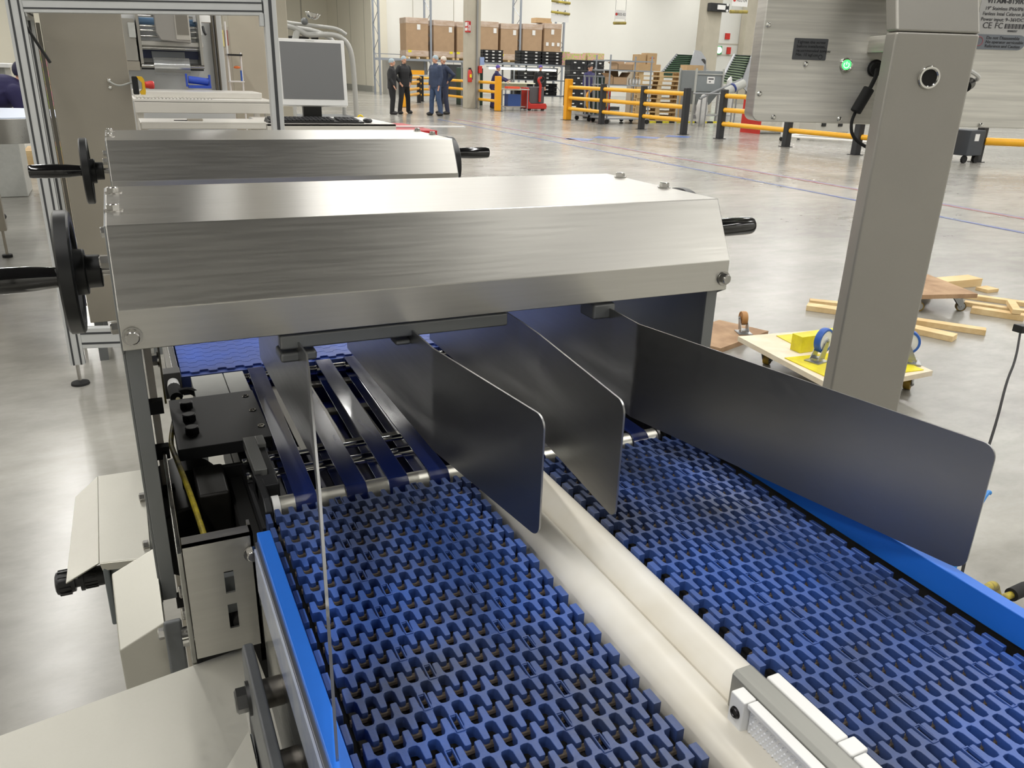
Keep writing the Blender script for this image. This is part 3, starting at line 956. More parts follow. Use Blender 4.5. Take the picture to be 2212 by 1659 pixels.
# sheet metal chute at the bottom left
t = thing('sheet_metal_chute', 'wide satin steel chute sheet sticking out left of the blue conveyor', 'chute', (-0.1, 0.55, 0.85))
MB().plate([(-0.45, 0.62, 0.850), (0.058, 0.708, 0.850), (0.0635, 0.630, 0.850), (0.038, 0.630, 0.850), (0.038, 0.592, 0.850), (-0.06, 0.50, 0.850), (-0.45, 0.42, 0.850)], 0.002).build('chute_floor', SHEETW, t, smooth=0)
MB().plate([(0.038, 0.592, 0.850), (0.038, 0.44, 0.862), (-0.06, 0.44, 0.850), (-0.06, 0.50, 0.850)], 0.002).build('chute_wing', SHEETW, t, smooth=0)
MB().box(-0.30, 0.04, 0.56, 0.59, 0.815, 0.848).build('support_bar', WEARGREY, t)

# ------------------------------------------------------------------ post with two stainless cabinets on the right
CX0, CY0 = 1.06627, 1.02119
CM = Matrix.Translation((CX0, CY0, 0)) @ Matrix.Rotation(math.radians(-23), 4, 'Z')
PAINTST = mat('bead_blasted_steel', srgb(176, 173, 166), 0.5, 0.85, var=0.05, vscale=5, rvar=0.02, bscale=300)
CABST = mat('brushed_cabinet_steel', srgb(240, 238, 232), 0.42, 1.0, aniso=0.7, tang='X', var=0.20, vscale=170, bscale=300, stretch=(0.03, 0.03, 1), rvar=0.04)


def CB():
    return MB()


def cbuild(mb, name, m, parent, **kw):
    mb.xform(CM)
    return mb.build(name, m, parent, **kw)


post = thing('control_post', 'tall bead blasted steel post carrying the cabinets, with a chrome ringed hole', 'post', (CX0, CY0, 0))
mb = CB()
mb.hull8([(0.010, -0.13, 0.0), (0.133, -0.13, 0.0), (0.133, -0.095, 0.0), (0.010, -0.095, 0.0)],
         [(0.010, -0.13, 1.471), (0.133, -0.13, 1.471), (0.133, -0.095, 1.471), (0.010, -0.095, 1.471)])
cbuild(mb, 'post_tube', PAINTST, post, bevel=0.004)
mb = CB()
mb.hull8([(0.010, -0.13, 1.4712), (0.133, -0.13, 1.4712), (0.133, -0.095, 1.4712), (0.010, -0.095, 1.4712)],
         [(0.006, -0.025, 1.72), (0.129, -0.025, 1.72), (0.129, 0.01, 1.72), (0.006, 0.01, 1.72)])
cbuild(mb, 'post_neck', PAINTST, post, bevel=0.004)
mb = CB()
mb.torus((0.0695, -0.131, 1.411), (0, 1, 0), 0.0135, 0.0028, seg=36, rs=10)
mb.lathe([(0, 0.0125), (0.0, 0.0150), (0.005, 0.0160), (0.005, 0.0125)], (0.0695, -0.1345, 1.411), (0, 1, 0), seg=36)
cbuild(mb, 'hole_ring', CHROME, post)
cbuild(CB().cyl((0.0695, -0.1315, 1.411), (0.0695, -0.129, 1.411), 0.0122, seg=28), 'hole', DARKCAV, post)
cbuild(CB().box(-0.02, 0.16, -0.16, 0.0, 0.0, 0.012), 'foot_plate', PAINTST, post)
cbuild(CB().box(0.03, 0.12, -0.094, 0.0, 1.445, 1.47), 'mounting_bracket', CABST, post, bevel=0.002)


def rrect(x0, x1, z0, z1, r, n=5):
    pts = []
    for (cx, cz, a0) in ((x1 - r, z1 - r, 0), (x0 + r, z1 - r, 90), (x0 + r, z0 + r, 180), (x1 - r, z0 + r, 270)):
        for k in range(n + 1):
            a = math.radians(a0 + 90 * k / n)
            pts.append((cx + r * math.cos(a), cz + r * math.sin(a)))
    return pts


cab = thing('control_cabinet', 'brushed steel panel computer seen from behind, left part with glowing green power button', 'cabinet', (CX0, CY0, 1.35))
cbuild(CB().prism(rrect(-0.140, 0.40, 1.338, 1.75, 0.012), 'y', 0.0, 0.045), 'housing', CABST, cab, bevel=0.0015)
cbuild(CB().prism(rrect(0.198, 0.30, 1.50, 1.75, 0.001), 'y', -0.0008, 0.0), 'type_label', mat('silver_label', srgb(200, 200, 200), 0.45, 0.3), cab)
bl = mat('label_print', srgb(70, 70, 74), 0.6)
TM = CM @ Matrix.Rotation(math.radians(90), 4, 'X')


def ctext(s, size, x, z, y=-0.0012, m=None, align='LEFT', name='label_print', parent=None, bold=False):
    return text(name, s, size, CM @ Matrix.Translation((x, y, z)) @ Matrix.Rotation(math.radians(90), 4, 'X'), m or bl, parent or cab, align, 0.0002, bold)


ctext('VITAM-819IR-07', 0.0105, 0.207, 1.5265, bold=True)
ctext('19" Stainless IP66/IP69K', 0.0072, 0.206, 1.5155)
ctext('Fanless Intel Celeron J6412 4-core', 0.0072, 0.204, 1.508)
ctext('Power input: 9~36VDC', 0.0072, 0.203, 1.500)
cbuild(CB().prism(rrect(0.196, 0.30, 1.472, 1.4999, 0.001), 'y', -0.0008, 0.0), 'type_label', MATS['silver_label'], cab)
ctext('CE', 0.0125, 0.208, 1.491)
ctext('FC', 0.0115, 0.2275, 1.491)
mb = CB()
for i in range(17):
    w = 0.0007 if i % 3 else 0.0014
    mb.box(0.244 + i * 0.0019, 0.244 + i * 0.0019 + w, -0.0012, -0.0008, 1.4875, 1.4945)
cbuild(mb, 'barcode', bl, cab, smooth=0)
ctext('00000257', 0.004, 0.250, 1.484)
cbuild(CB().prism(rrect(0.196, 0.283, 1.4565, 1.4785, 0.0108, 8), 'y', -0.0016, -0.0009), 'warning_label', mat('grey_blue_label', srgb(136, 142, 150), 0.5, 0.1), cab)
ctext('Do not Disassemble', 0.0066, 0.218, 1.4735, -0.0020)
ctext('No operator serviceable', 0.0062, 0.218, 1.4675, -0.0020)
ctext('Reference and Caution', 0.0062, 0.218, 1.4615, -0.0020)
mb = CB().torus((0.207, -0.0018, 1.468), (0, 1, 0), 0.0065, 0.0007, seg=28, rs=6)
cbuild(mb, 'warning_ring', mat('dull_red_print', srgb(180, 110, 120), 0.5), cab)
cbuild(CB().prism(rrect(-0.0885, -0.0345, 1.4325, 1.464, 0.0015), 'y', -0.0010, 0.0), 'torque_label', mat('dark_grey_label', srgb(88, 90, 94), 0.45, 0.2), cab)
lt = mat('label_text_dim', srgb(44, 46, 50), 0.5)
for i, s in enumerate(('Tighten the screw', 'before installation,', 'recommended torque', 'Min. 10 kgf.cm')):
    ctext(s, 0.0062, -0.084, 1.4585 - i * 0.0062, -0.0014, lt)
cbuild(CB().torus((-0.0435, -0.0012, 1.4375), (0, 1, 0), 0.003, 0.0004, seg=20, rs=6), 'label_symbol', lt, cab)
cbuild(CB().torus((0.0, -0.002, 1.4272), (0, 1, 0), 0.0088, 0.0018, seg=36, rs=8), 'power_button', CHROME, cab)
GREENL = mat('green_glow', srgb(30, 200, 60), 0.4, emit=(0.05, 1.0, 0.12, 1), estr=2.2)
cbuild(CB().cyl((0.0, -0.0028, 1.4272), (0.0, 0, 1.4272), 0.0082, seg=32), 'button_lamp', GREENL, cab)
mb = CB()
wh = mat('button_symbol', srgb(220, 255, 220), 0.4, emit=(0.7, 1.0, 0.7, 1), estr=1.6)
n = 20
mb.tube([(0.0042 * math.sin(a), -0.0031, 1.4268 + 0.0042 * math.cos(a)) for a in [math.radians(40 + 280 * i / n) for i in range(n + 1)]], 0.00055, seg=6)
mb.tube([(0, -0.0031, 1.4272), (0, -0.0031, 1.4318)], 0.00055, seg=6)
cbuild(mb, 'power_symbol', wh, cab)
mb = None
for (x, z) in ((-0.133, 1.481), (-0.133, 1.380), (-0.105, 1.345), (0.004, 1.345), (-0.065, 1.426), (0.242, 1.342), (0.058, 1.487), (-0.02, 1.545)):
    cbuild(CB().sph((x, -0.0008, z), (0.0042, 0.0026, 0.0042), 16).cyl((x, -0.0042, z), (x, -0.003, z), 0.0018, seg=6), 'housing_screw', CHROME, cab)
# power plug, ferrite and cable
mb = CB()
mb.cyl((0.048, 0, 1.4235), (0.046, -0.012, 1.4225), 0.0115, 0.0095, seg=20)
mb.torus((0.048, -0.002, 1.4235), (0, 1, 0), 0.0115, 0.0016, seg=24, rs=6)
mb.tube([(0.046, -0.012, 1.4225), (0.045, -0.016, 1.412), (0.041, -0.016, 1.400), (0.038, -0.016, 1.392)], 0.0035, sub=2)
cbuild(mb, 'power_plug', BLACKRUB, cab)
mb = CB()
a, b = Vector((0.0375, -0.016, 1.3935)), Vector((0.0215, -0.016, 1.357))
mb.cyl(a, b, 0.0088, seg=20)
cbuild(mb, 'ferrite_core', BLACKRUB, cab, bevel=0.0015)
mb = CB()
mb.tube([(0.0220, -0.016, 1.358), (0.017, -0.017, 1.342), (0.020, -0.020, 1.322), (0.036, -0.024, 1.308), (0.062, -0.028, 1.298), (0.09, -0.035, 1.293)], 0.0027, sub=3)
cbuild(mb, 'power_cable', BLACKRUB, cab)
mb = CB()
mb.tube([(0.10, -0.05, 1.432), (0.155, -0.045, 1.428), (0.185, -0.035, 1.424), (0.212, -0.02, 1.414), (0.214, -0.002, 1.410)], 0.0032, sub=3)
mb.tube([(0.19, -0.03, 1.421), (0.178, -0.03, 1.405), (0.165, -0.03, 1.398)], 0.0009, sub=2)
cbuild(mb, 'white_cable', WHITEPL, cab)
mb = CB()
mb.cyl((0.205, -0.004, 1.405), (0.185, -0.03, 1.400), 0.0095, 0.0085, seg=20)
mb.tube([(0.182, -0.02, 1.415), (0.178, -0.03, 1.40), (0.174, -0.03, 1.378)], 0.0022, sub=2)
mb.cyl((0.174, -0.03, 1.383), (0.160, -0.035, 1.376), 0.0075, seg=16)
mb.box(0.128, 0.158, -0.03, -0.012, 1.395, 1.433)
cbuild(mb, 'signal_connector', BLACKPL, cab)
mb = CB()
mb.cyl((0.160, -0.035, 1.376), (0.143, -0.04, 1.362), 0.0075, 0.006, seg=16)
mb.cyl((0.165, -0.032, 1.379), (0.161, -0.034, 1.377), 0.009, seg=6)
cbuild(mb, 'metal_connector', BOLTM, cab)

# ------------------------------------------------------------------ casters, dollies and boards on the floor
WHEELBR = mat('brown_caster_tread', srgb(176, 128, 76), 0.5)
WHEELYE = mat('amber_caster_tread', srgb(186, 150, 40), 0.45, col2=srgb(60, 50, 26), vscale=12)
WHEELBL = mat('blue_caster_tread', srgb(44, 92, 176), 0.45)
WHEELWH = mat('white_caster_hub', srgb(220, 222, 224), 0.4)
ZINC = mat('zinc_plated', srgb(170, 172, 174), 0.32, 0.9, var=0.1, vscale=20)


def caster(parent, loc, up, r, tread, hub, ang=0.0):
    """up=1: standing on its back, wheel in the air; up=-1: wheel under the board"""
    x, y, z = loc
    M = Matrix.Translation((x, y, z)) @ Matrix.Rotation(ang, 4, 'Z')
    cz = up * (r + 0.038)
    m1 = MB().box(-0.045, 0.045, -0.04, 0.04, -0.002, 0.003).cyl((0, 0, 0), (0, 0, up * 0.018), 0.028)
    for s in (-1, 1):
        m1.prism([(-0.026, up * 0.012), (0.03, up * 0.012), (0.048, cz - up * 0.006), (0.040, cz + up * 0.012), (0.026, cz + up * 0.008)] if up > 0 else
                 [(-0.026, up * 0.012), (0.03, up * 0.012), (0.048, cz - up * 0.006), (0.040, cz + up * 0.012), (0.026, cz + up * 0.008)], 'y', s * 0.020, s * 0.0235)
    m1.cyl((0.034, -0.028, cz), (0.034, 0.028, cz), 0.006, seg=12)
    f = m1.xform(M).build('caster', ZINC, parent)
    MB().lathe([(-0.016, r * 0.8), (-0.016, r * 0.96), (-0.010, r), (0.010, r), (0.016, r * 0.96), (0.016, r * 0.8), (-0.016, r * 0.8)], (0.034, 0, cz), (0, 1, 0), seg=36).xform(M).build('caster_tread', tread, f)
    MB().cyl((0.034, -0.013, cz), (0.034, 0.013, cz), r * 0.82, seg=32).cyl((0.034, -0.017, cz), (0.034, 0.017, cz), r * 0.3, seg=20).xform(M).build('caster_hub', hub, f)
    return f


# pale board lying upside down with a bright yellow plate and blue wheels in the air
t = thing('wheel_dolly', 'pale plywood dolly turned over, yellow plate and blue rimmed wheels in the air', 'dolly', (3.1, 2.8, 0), 'wooden wheel dollies on the floor')
MB().plate([(2.86, 3.17, 0.112), (2.77, 2.38, 0.112), (3.40, 2.40, 0.112), (3.49, 3.09, 0.112)], 0.026).build('board', PLYW, t)
mb = MB()
mb.plate([(2.84, 2.80, 0.1275), (2.83, 2.46, 0.1275), (3.36, 2.42, 0.1275), (3.40, 2.74, 0.1275)], 0.004)
mb.box(2.97, 3.40, 2.83, 2.90, 0.126, 0.21)
mb.plate([(3.06, 3.10, 0.1275), (3.02, 2.835, 0.1275), (3.40, 2.835, 0.1275), (3.42, 3.07, 0.1275)], 0.003)
mb.build('yellow_plate', SIGNYEL, t)
caster(t, (2.95, 2.70, 0.131), 1, 0.062, WHEELBL, WHEELWH, 0.2)
caster(t, (3.385, 2.52, 0.131), 1, 0.062, WHEELBL, WHEELWH, 2.4)
caster(t, (2.97, 2.52, 0.131), 1, 0.05, BOLTM, BOLTM, -1.2)
caster(t, (2.93, 3.02, 0.098), -1, 0.030, WHEELYE, ZINC, 0.5)
caster(t, (3.34, 2.48, 0.098), -1, 0.030, WHEELYE, ZINC, 0.5)
caster(t, (3.36, 3.0, 0.098), -1, 0.030, WHEELYE, ZINC, 0.5)
caster(t, (2.86, 2.47, 0.098), -1, 0.030, WHEELYE, ZINC, 0.5)

t = thing('wheel_dolly', 'brown plywood dolly turned over with one brown wheel pointing up', 'dolly', (3.0, 3.45, 0), 'wooden wheel dollies on the floor')
MB().plate([(3.19, 3.72, 0.014), (3.32, 3.43, 0.014), (2.84, 3.27, 0.014), (2.70, 3.55, 0.014)], 0.028).build('board', PLY, t)
caster(t, (3.15, 3.45, 0.031), 1, 0.040, WHEELBR, WHEELBR, 1.2)
caster(t, (2.80, 3.40, 0.031), 1, 0.040, WHEELBR, WHEELBR, 0.4)

t = thing('wheel_dolly', 'brown plywood dolly standing on amber wheels beyond the steel post', 'dolly', (4.85, 3.5, 0), 'wooden wheel dollies on the floor')
MB().plate([(5.17, 3.86, 0.117), (5.00, 3.34, 0.117), (4.55, 3.46, 0.117), (4.70, 3.95, 0.117)], 0.028).build('board', PLY, t)
for (x, y) in ((4.93, 3.43), (4.65, 3.53), (5.07, 3.80), (4.76, 3.86)):
    caster(t, (x, y, 0.102), -1, 0.032, WHEELYE, ZINC, -0.6)


def board(a, b, w, h, z0, label, m=PINE, cat='board', name='timber_offcut', group='timber offcuts on the floor'):
    a, b = Vector(a), Vector(b)
    d = (b - a)
    c = (a + b) / 2
    mb = MB().obox((c.x, c.y, z0 + h / 2), (d.length, w, h), (0, 0, math.atan2(d.y, d.x)))
    o = mb.build(name, m, bevel=0.002)
    tag(o, label, cat, group)
    return o


board((3.98, 3.80), (4.16, 3.58), 0.09, 0.035, 0.0, 'short pale timber batten left of the steel post')
board((4.10, 3.90), (4.38, 3.64), 0.06, 0.03, 0.0, 'thin timber batten behind the batten left of the post')
board((4.30, 3.42), (4.62, 2.98), 0.07, 0.035, 0.0, 'long timber batten right of the post, farther of the pair')
board((4.18, 3.32), (4.32, 2.96), 0.09, 0.035, 0.0, 'wide timber board right of the post, nearer of the pair')
board((5.40, 3.92), (5.76, 3.90), 0.13, 0.06, 0.0, 'thick timber block beyond the brown standing dolly')
board((5.60, 3.72), (5.72, 3.72), 0.10, 0.025, 0.0, 'small square timber piece lying alone beyond the dolly')
board((5.00, 3.36), (5.16, 3.10), 0.07, 0.04, 0.0, 'rough edged timber batten at the right picture edge, nearest of the heap')
board((5.12, 3.50), (5.34, 3.16), 0.06, 0.03, 0.0, 'timber batten in the middle of the heap at the right edge')
board((5.30, 3.66), (5.56, 3.28), 0.06, 0.03, 0.0, 'timber batten farthest back in the heap at the right edge')
board((5.10, 3.12), (5.3, 3.30), 0.05, 0.03, 0.042, 'timber batten lying across the heap at the right edge')

# cables hanging on the right side of the conveyor
o = MB().tube([(3.13, 1.88, 0.50), (2.88, 1.72, 0.47), (2.66, 1.60, 0.46), (2.40, 1.44, 0.42), (2.17, 1.31, 0.36), (1.9, 1.12, 0.2), (1.6, 0.95, 0.0045)], 0.004, sub=3).build('black_cable', BLACKRUB)
tag(o, 'thin black cable hanging down behind the rightmost guide plate', 'cable')
t = thing('cable_stand', 'black stand holding the thin hanging cable at the right edge', 'stand', (3.70, 1.75, 0))
MB().cyl((3.70, 1.75, 0.0), (3.70, 1.75, 0.02), 0.12).build('stand_base', BLACKPL, t)
MB().cyl((3.70, 1.75, 0.02), (3.70, 1.75, 0.52), 0.012).build('stand_pole', BLACKPL, t)
MB().hull8([(3.12, 1.87, 0.50), (3.70, 1.74, 0.50), (3.70, 1.76, 0.50), (3.12, 1.91, 0.50)], [(3.12, 1.87, 0.53), (3.70, 1.74, 0.53), (3.70, 1.76, 0.53), (3.12, 1.91, 0.53)]).build('clamp', BLACKPL, t, bevel=0.003)
o = MB().tube([(1.0, 0.60, 0.60), (1.2, 0.66, 0.66), (1.39, 0.745, 0.50), (1.43, 0.745, 0.50)], 0.007, sub=4, seg=14).build('yellow_cable', YCABLE)
tag(o, 'yellow cable beside the right blue rail at the picture edge', 'cable')
o = MB().tube([(1.43, 0.745, 0.50), (1.50, 0.75, 0.50), (1.56, 0.75, 0.45), (1.6, 0.75, 0.013)], 0.013, sub=2, seg=16).build('black_plug', BLACKRUB)
tag(o, 'black plug on the end of the yellow cable', 'plug')
t = thing('blue_zip_tie', 'bright blue strap end sticking out behind the rightmost guide plate', 'strap', (1.7, 1.0, 0.0))
MB().tube([(1.66, 0.99, 0.50), (1.735, 1.02, 0.517), (1.745, 1.02, 0.514)], 0.006, sub=1).build('strap_end', mat('bright_blue_plastic', srgb(30, 130, 210), 0.4), t)
MB().tube([(1.66, 0.99, 0.50), (1.5, 0.92, 0.3), (1.4, 0.9, 0.006)], 0.006, sub=1).build('strap_tail', MATS['bright_blue_plastic'], t)
# ------------------------------------------------------------------ left background: profile frame, column, wrapping line
def profile(mb_light, mb_dark, p0, p1, w, axis='z', side=None):
    pass


def profile_bar(name, p0, p1, w, d, parent, slots=2, axis='z'):
    """slotted aluminium profile between two points; dark grooves on the faces towards -y"""
    (x0, y0, z0), (x1, y1, z1) = p0, p1
    a, b = Vector(p0), Vector(p1)
    mid = (a + b) / 2
    dirv = (b - a)
    if axis == 'z':
        rot = Matrix.Identity(3)
        m = MB().obox(mid, (w, d, dirv.length))
        g = MB()
        for i in range(slots):
            ox = (i + 0.5) / slots * w - w / 2
            g.obox((mid.x + ox, mid.y - d / 2, mid.z), (w * 0.16 / slots * 1.6, 0.002, dirv.length))
            g.obox((mid.x + w / 2, mid.y + (0 if slots == 1 else 0), mid.z), (0.002, d * 0.2, dirv.length))
    else:
        ang = math.atan2(dirv.y, dirv.x)
        pit = math.atan2(dirv.z, math.hypot(dirv.x, dirv.y))
        R3 = Matrix.Rotation(ang, 3, 'Z') @ Matrix.Rotation(-pit, 3, 'Y')
        m = MB().obox(mid, (dirv.length, d, w), R3)
        g = MB()
        for i in range(slots):
            oz = (i + 0.5) / slots * w - w / 2
            g.obox(mid + R3 @ Vector((0, -d / 2, oz)), (dirv.length, 0.002, w * 0.2 / slots), R3)
    o = m.build(name, ALU, parent, bevel=0.002)
    g.build('slot', ALUDARK, o)
    return o


fr = thing('profile_frame', 'open frame of slotted aluminium profiles standing on levelling feet', 'frame', (0.15, 3.9, 0))
profile_bar('post', (-0.296, 3.97, 0.10), (-0.296, 3.97, 2.3), 0.060, 0.045, fr, 2)
profile_bar('post', (0.640, 3.75, 0.10), (0.640, 3.75, 2.3), 0.050, 0.045, fr, 1)
profile_bar('post', (-0.297, 4.62, 0.10), (-0.297, 4.62, 2.3), 0.040, 0.045, fr, 1)
profile_bar('top_beam', (-0.262, 3.965, 1.597), (0.614, 3.757, 1.622), 0.062, 0.045, fr, 2, 'x')
profile_bar('lower_rail', (-0.262, 3.97, 0.222), (0.614, 3.76, 0.222), 0.095, 0.04, fr, 2, 'x')
profile_bar('side_rail', (-0.296, 4.0, 1.58), (-0.296, 4.6, 1.58), 0.04, 0.04, fr, 1, 'x')
MB().box(0.596, 0.614, 3.735, 3.765, 1.55, 1.60).build('corner_bracket', ALU, fr, bevel=0.002)
for (x, y) in ((-0.30, 3.97), (0.64, 3.75), (-0.297, 4.62)):
    MB().cyl((x, y, 0.014), (x, y, 0.12), 0.008, seg=12).build('foot_spindle', BOLTM, fr)
    MB().lathe([(0, 0.0), (0, 0.040), (0.010, 0.038), (0.018, 0.015), (0.020, 0.0)], (x, y, 0.0), (0, 0, 1), seg=24).build('foot_pad', BLACKRUB, fr)
MB().obox((-0.245, 4.02, 1.46), (0.012, 0.02, 0.17), (0, -0.45, 0)).build('black_strut', BLACKPL, fr, bevel=0.003)

colm = thing('wrapping_machine_column', 'tall brown tinted stainless machine column behind the profile frame', 'machine', (-0.07, 4.5, 0))
TAUPE = mat('taupe_tinted_steel', srgb(168, 162, 150), 0.42, 0.7, var=0.12, vscale=1.5, rvar=0.02, bscale=300)
MB().box(-0.232, 0.085, 4.22, 4.9, 0.215, 2.3).build('housing', TAUPE, colm, bevel=0.003)
MB().box(-0.250, -0.236, 4.22, 4.25, 0.30, 1.54).build('door_edge', mat('dark_door_edge', srgb(108, 104, 96), 0.4, 0.8), colm)
for (x, y) in ((-0.2, 4.3), (0.05, 4.3), (-0.2, 4.8), (0.05, 4.8)):
    MB().box(x - 0.02, x + 0.02, y - 0.02, y + 0.02, 0.0, 0.22).build('leg', WEARGREY, colm)
e = MB().box(0.092, 0.116, 4.14, 4.20, 1.262, 1.338).build('stop_box', BLACKPL, colm, bevel=0.004)
mb = MB()
pts = [(0.112, 1.338), (0.134, 1.337), (0.142, 1.325), (0.143, 1.275), (0.140, 1.262), (0.122, 1.262), (0.118, 1.272), (0.130, 1.285), (0.131, 1.312), (0.118, 1.326)]
mb.prism(pts, 'y', 4.139, 4.20)
mb.build('yellow_half', mat('stop_yellow', srgb(226, 180, 34), 0.4), e)
MB().lathe([(0, 0.0), (0, 0.013), (0.014, 0.0145), (0.022, 0.017), (0.036, 0.0165), (0.040, 0.012), (0.040, 0)], (0.142, 4.17, 1.303), (1, 0, 0), seg=24).build('red_button', mat('stop_red', srgb(204, 62, 60), 0.4), e)
MB().tube([(0.0, 4.21, 1.314), (0.02, 4.19, 1.30), (0.045, 4.18, 1.296), (0.075, 4.18, 1.306), (0.092, 4.18, 1.312)], 0.004, sub=2).build('cable', GREYPL, colm)
MB().sph((0.0, 4.215, 1.316), 0.010).sph((0.0, 4.215, 1.287), 0.009).build('cable_grommet', CHROME, colm)

# tray sealing / wrapping line: body with film roll
wm = thing('film_wrapping_machine', 'white and steel film wrapping machine with a silver film roll and folding display', 'machine', (0.5, 7.3, 0))
MWHITE = mat('machine_white_steel', srgb(206, 208, 208), 0.4, 0.35, var=0.04, vscale=3)
MB().box(0.13, 0.86, 7.25, 8.6, 1.16, 2.05).build('back_panel', MWHITE, wm, bevel=0.004)
MB().box(0.08, 0.90, 7.2, 8.6, 0.0, 1.16).build('base_cabinet', MWHITE, wm, bevel=0.004)
MB().box(0.105, 0.225, 6.98, 7.25, 1.335, 1.40).build('left_housing', TAUPE, wm, bevel=0.003)
MB().box(0.10, 0.22, 6.98, 7.25, 1.402, 1.69).build('left_panel', STEELZ, wm, bevel=0.003)
MB().box(0.175, 0.222, 6.95, 6.978, 1.56, 1.66).build('small_box', GREYPL, wm, bevel=0.003)
MB().box(0.228, 0.69, 7.05, 7.25, 1.51, 1.548).build('front_beam', STEEL, wm, bevel=0.008)
MB().cyl((0.235, 7.10, 1.50), (0.665, 7.10, 1.50), 0.017).build('chrome_bar', CHROME, wm)
MB().box(0.235, 0.665, 7.15, 7.25, 1.425, 1.49).build('blue_film_web', mat('dark_blue_panel', srgb(24, 44, 92), 0.3, var=0.3, vscale=12), wm)
fr_ = MB().cyl((0.320, 7.0, 1.373), (0.570, 7.0, 1.373), 0.060, seg=40).build('film_roll', mat('silver_film', srgb(200, 202, 202), 0.22, 0.8, var=0.05, vscale=30, stretch=(0.1, 1, 1)), wm)
MB().box(0.32, 0.555, 7.13, 7.134, 1.40, 1.475).build('film_sheet', mat('grey_film_sheet', srgb(120, 124, 130), 0.3, 0.3), wm)
MB().cyl((0.235, 7.0, 1.373), (0.675, 7.0, 1.373), 0.016).build('roll_shaft', CHROME, wm)
MB().box(0.235, 0.672, 7.02, 7.05, 1.345, 1.395).build('roll_cradle', BLACKAN, wm)
for x in (0.655, 0.232):
    MB().box(x, x + 0.022, 6.99, 7.24, 1.36, 1.75).build('arm', STEELZ, wm, bevel=0.003)
sc_ = MB().prism([(0.355, 1.80), (0.355, 1.60), (0.385, 1.548), (0.590, 1.535), (0.590, 1.80)], 'y', 6.86, 6.98).build('display_housing', mat('grey_cast_housing', srgb(150, 147, 142), 0.42, 0.5), wm, bevel=0.008)
MB().box(0.487, 0.586, 6.852, 6.862, 1.555, 1.80).build('display_bezel', mat('display_bezel_grey', srgb(176, 172, 164), 0.4, 0.4), sc_, bevel=0.006)
MB().box(0.497, 0.578, 6.848, 6.853, 1.592, 1.80).build('display_screen', mat('switched_off_screen', srgb(112, 108, 100), 0.3), sc_)
MB().cyl((0.25, 7.18, 1.68), (0.66, 7.18, 1.68), 0.030).build('blue_roller', mat('steel_blue_roller', srgb(96, 128, 160), 0.35, 0.2), wm)
for z in (1.58, 1.62, 1.65, 1.72):
    MB().cyl((0.25, 7.12, z), (0.66, 7.12, z), 0.009).build('guide_roller', CHROME, wm)
MB().box(0.64, 0.76, 7.05, 7.15, 1.69, 1.74).build('white_housing', WHITEPL, wm, bevel=0.004)
MB().box(0.672, 0.685, 7.0, 7.05, 1.60, 1.70).build('latch', WHITEPL, wm)
MB().tube([(0.695, 7.02, 1.66), (0.70, 7.0, 1.62), (0.712, 7.0, 1.60)], 0.010, sub=1).build('black_handle', BLACKPL, wm)
MB().box(0.77, 0.785, 7.18, 7.24, 1.16, 1.98).box(0.80, 0.812, 7.18, 7.24, 1.16, 1.98).build('door_seam', mat('dark_seam', srgb(84, 78, 66), 0.5), wm)
bt = MB().cyl((0.535, 6.8, 1.285), (0.675, 6.8, 1.270), 0.026, seg=24).build('blue_wrapped_roll', mat('vivid_blue', srgb(38, 72, 176), 0.45, var=0.1, vscale=12), wm)
MB().box(0.516, 0.528, 6.78, 6.82, 1.235, 1.325).box(0.678, 0.690, 6.78, 6.82, 1.235, 1.32).box(0.53, 0.69, 6.77, 6.83, 1.225, 1.246).build('roll_bracket', MATS['vivid_blue'], wm)

# stainless infeed table with rollers and second shelf in front of it
tb = thing('steel_work_table', 'long pale steel table with a comb-like roller strip before the wrapping machine', 'table', (0.55, 5.9, 0))
PALEST = mat('pale_brushed_table', srgb(226, 223, 216), 0.34, 0.45, var=0.06, vscale=2, rvar=0.02, bscale=300, stretch=(0.1, 1, 1))
MB().box(0.13, 1.02, 6.06, 6.70, 1.150, 1.172).build('table_top', PALEST, tb, bevel=0.004)
MB().box(0.13, 1.02, 6.06, 6.075, 1.085, 1.160).build('front_apron', PALEST, tb, bevel=0.003)
MB().box(0.14, 0.98, 6.3, 6.72, 1.172, 1.215).build('raised_deck', PALEST, tb, bevel=0.006)
mb = MB()
for i in range(22):
    x = 0.15 + i * 0.022
    mb.cyl((x, 6.08, 1.176), (x + 0.012, 6.20, 1.176), 0.0042, seg=8)
mb.build('roller_comb', STEEL, tb)
for (x, y) in ((0.16, 6.11), (0.98, 6.11), (0.16, 6.62), (0.98, 6.62)):
    MB().box(x - 0.02, x + 0.02, y - 0.02, y + 0.02, 0.0, 1.15).build('leg', PALEST, tb)
tb2 = thing('steel_side_table', 'low pale steel tray table with folded rim holding a small trowel', 'table', (0.5, 5.4, 0))
MB().box(0.135, 0.835, 5.30, 5.74, 1.060, 1.070).box(0.135, 0.835, 5.30, 5.31, 1.035, 1.076).build('tray_top', PALEST, tb2, bevel=0.004)
for (x, y) in ((0.155, 5.33), (0.815, 5.33), (0.155, 5.70), (0.815, 5.70)):
    MB().box(x - 0.015, x + 0.015, y - 0.015, y + 0.015, 0.0, 1.06).build('leg', PALEST, tb2)
t = thing('trowel', 'small steel trowel with thin blade lying on the tray table', 'tool', (0.4, 5.5, 1.07))
MB().box(0.40, 0.49, 5.48, 5.51, 1.0702, 1.083).build('handle', TAUPE, t, bevel=0.003)
MB().prism([(0.325, 5.50), (0.40, 5.485), (0.40, 5.505)], 'z', 1.0702, 1.075).build('blade', DARKSTEEL, t)

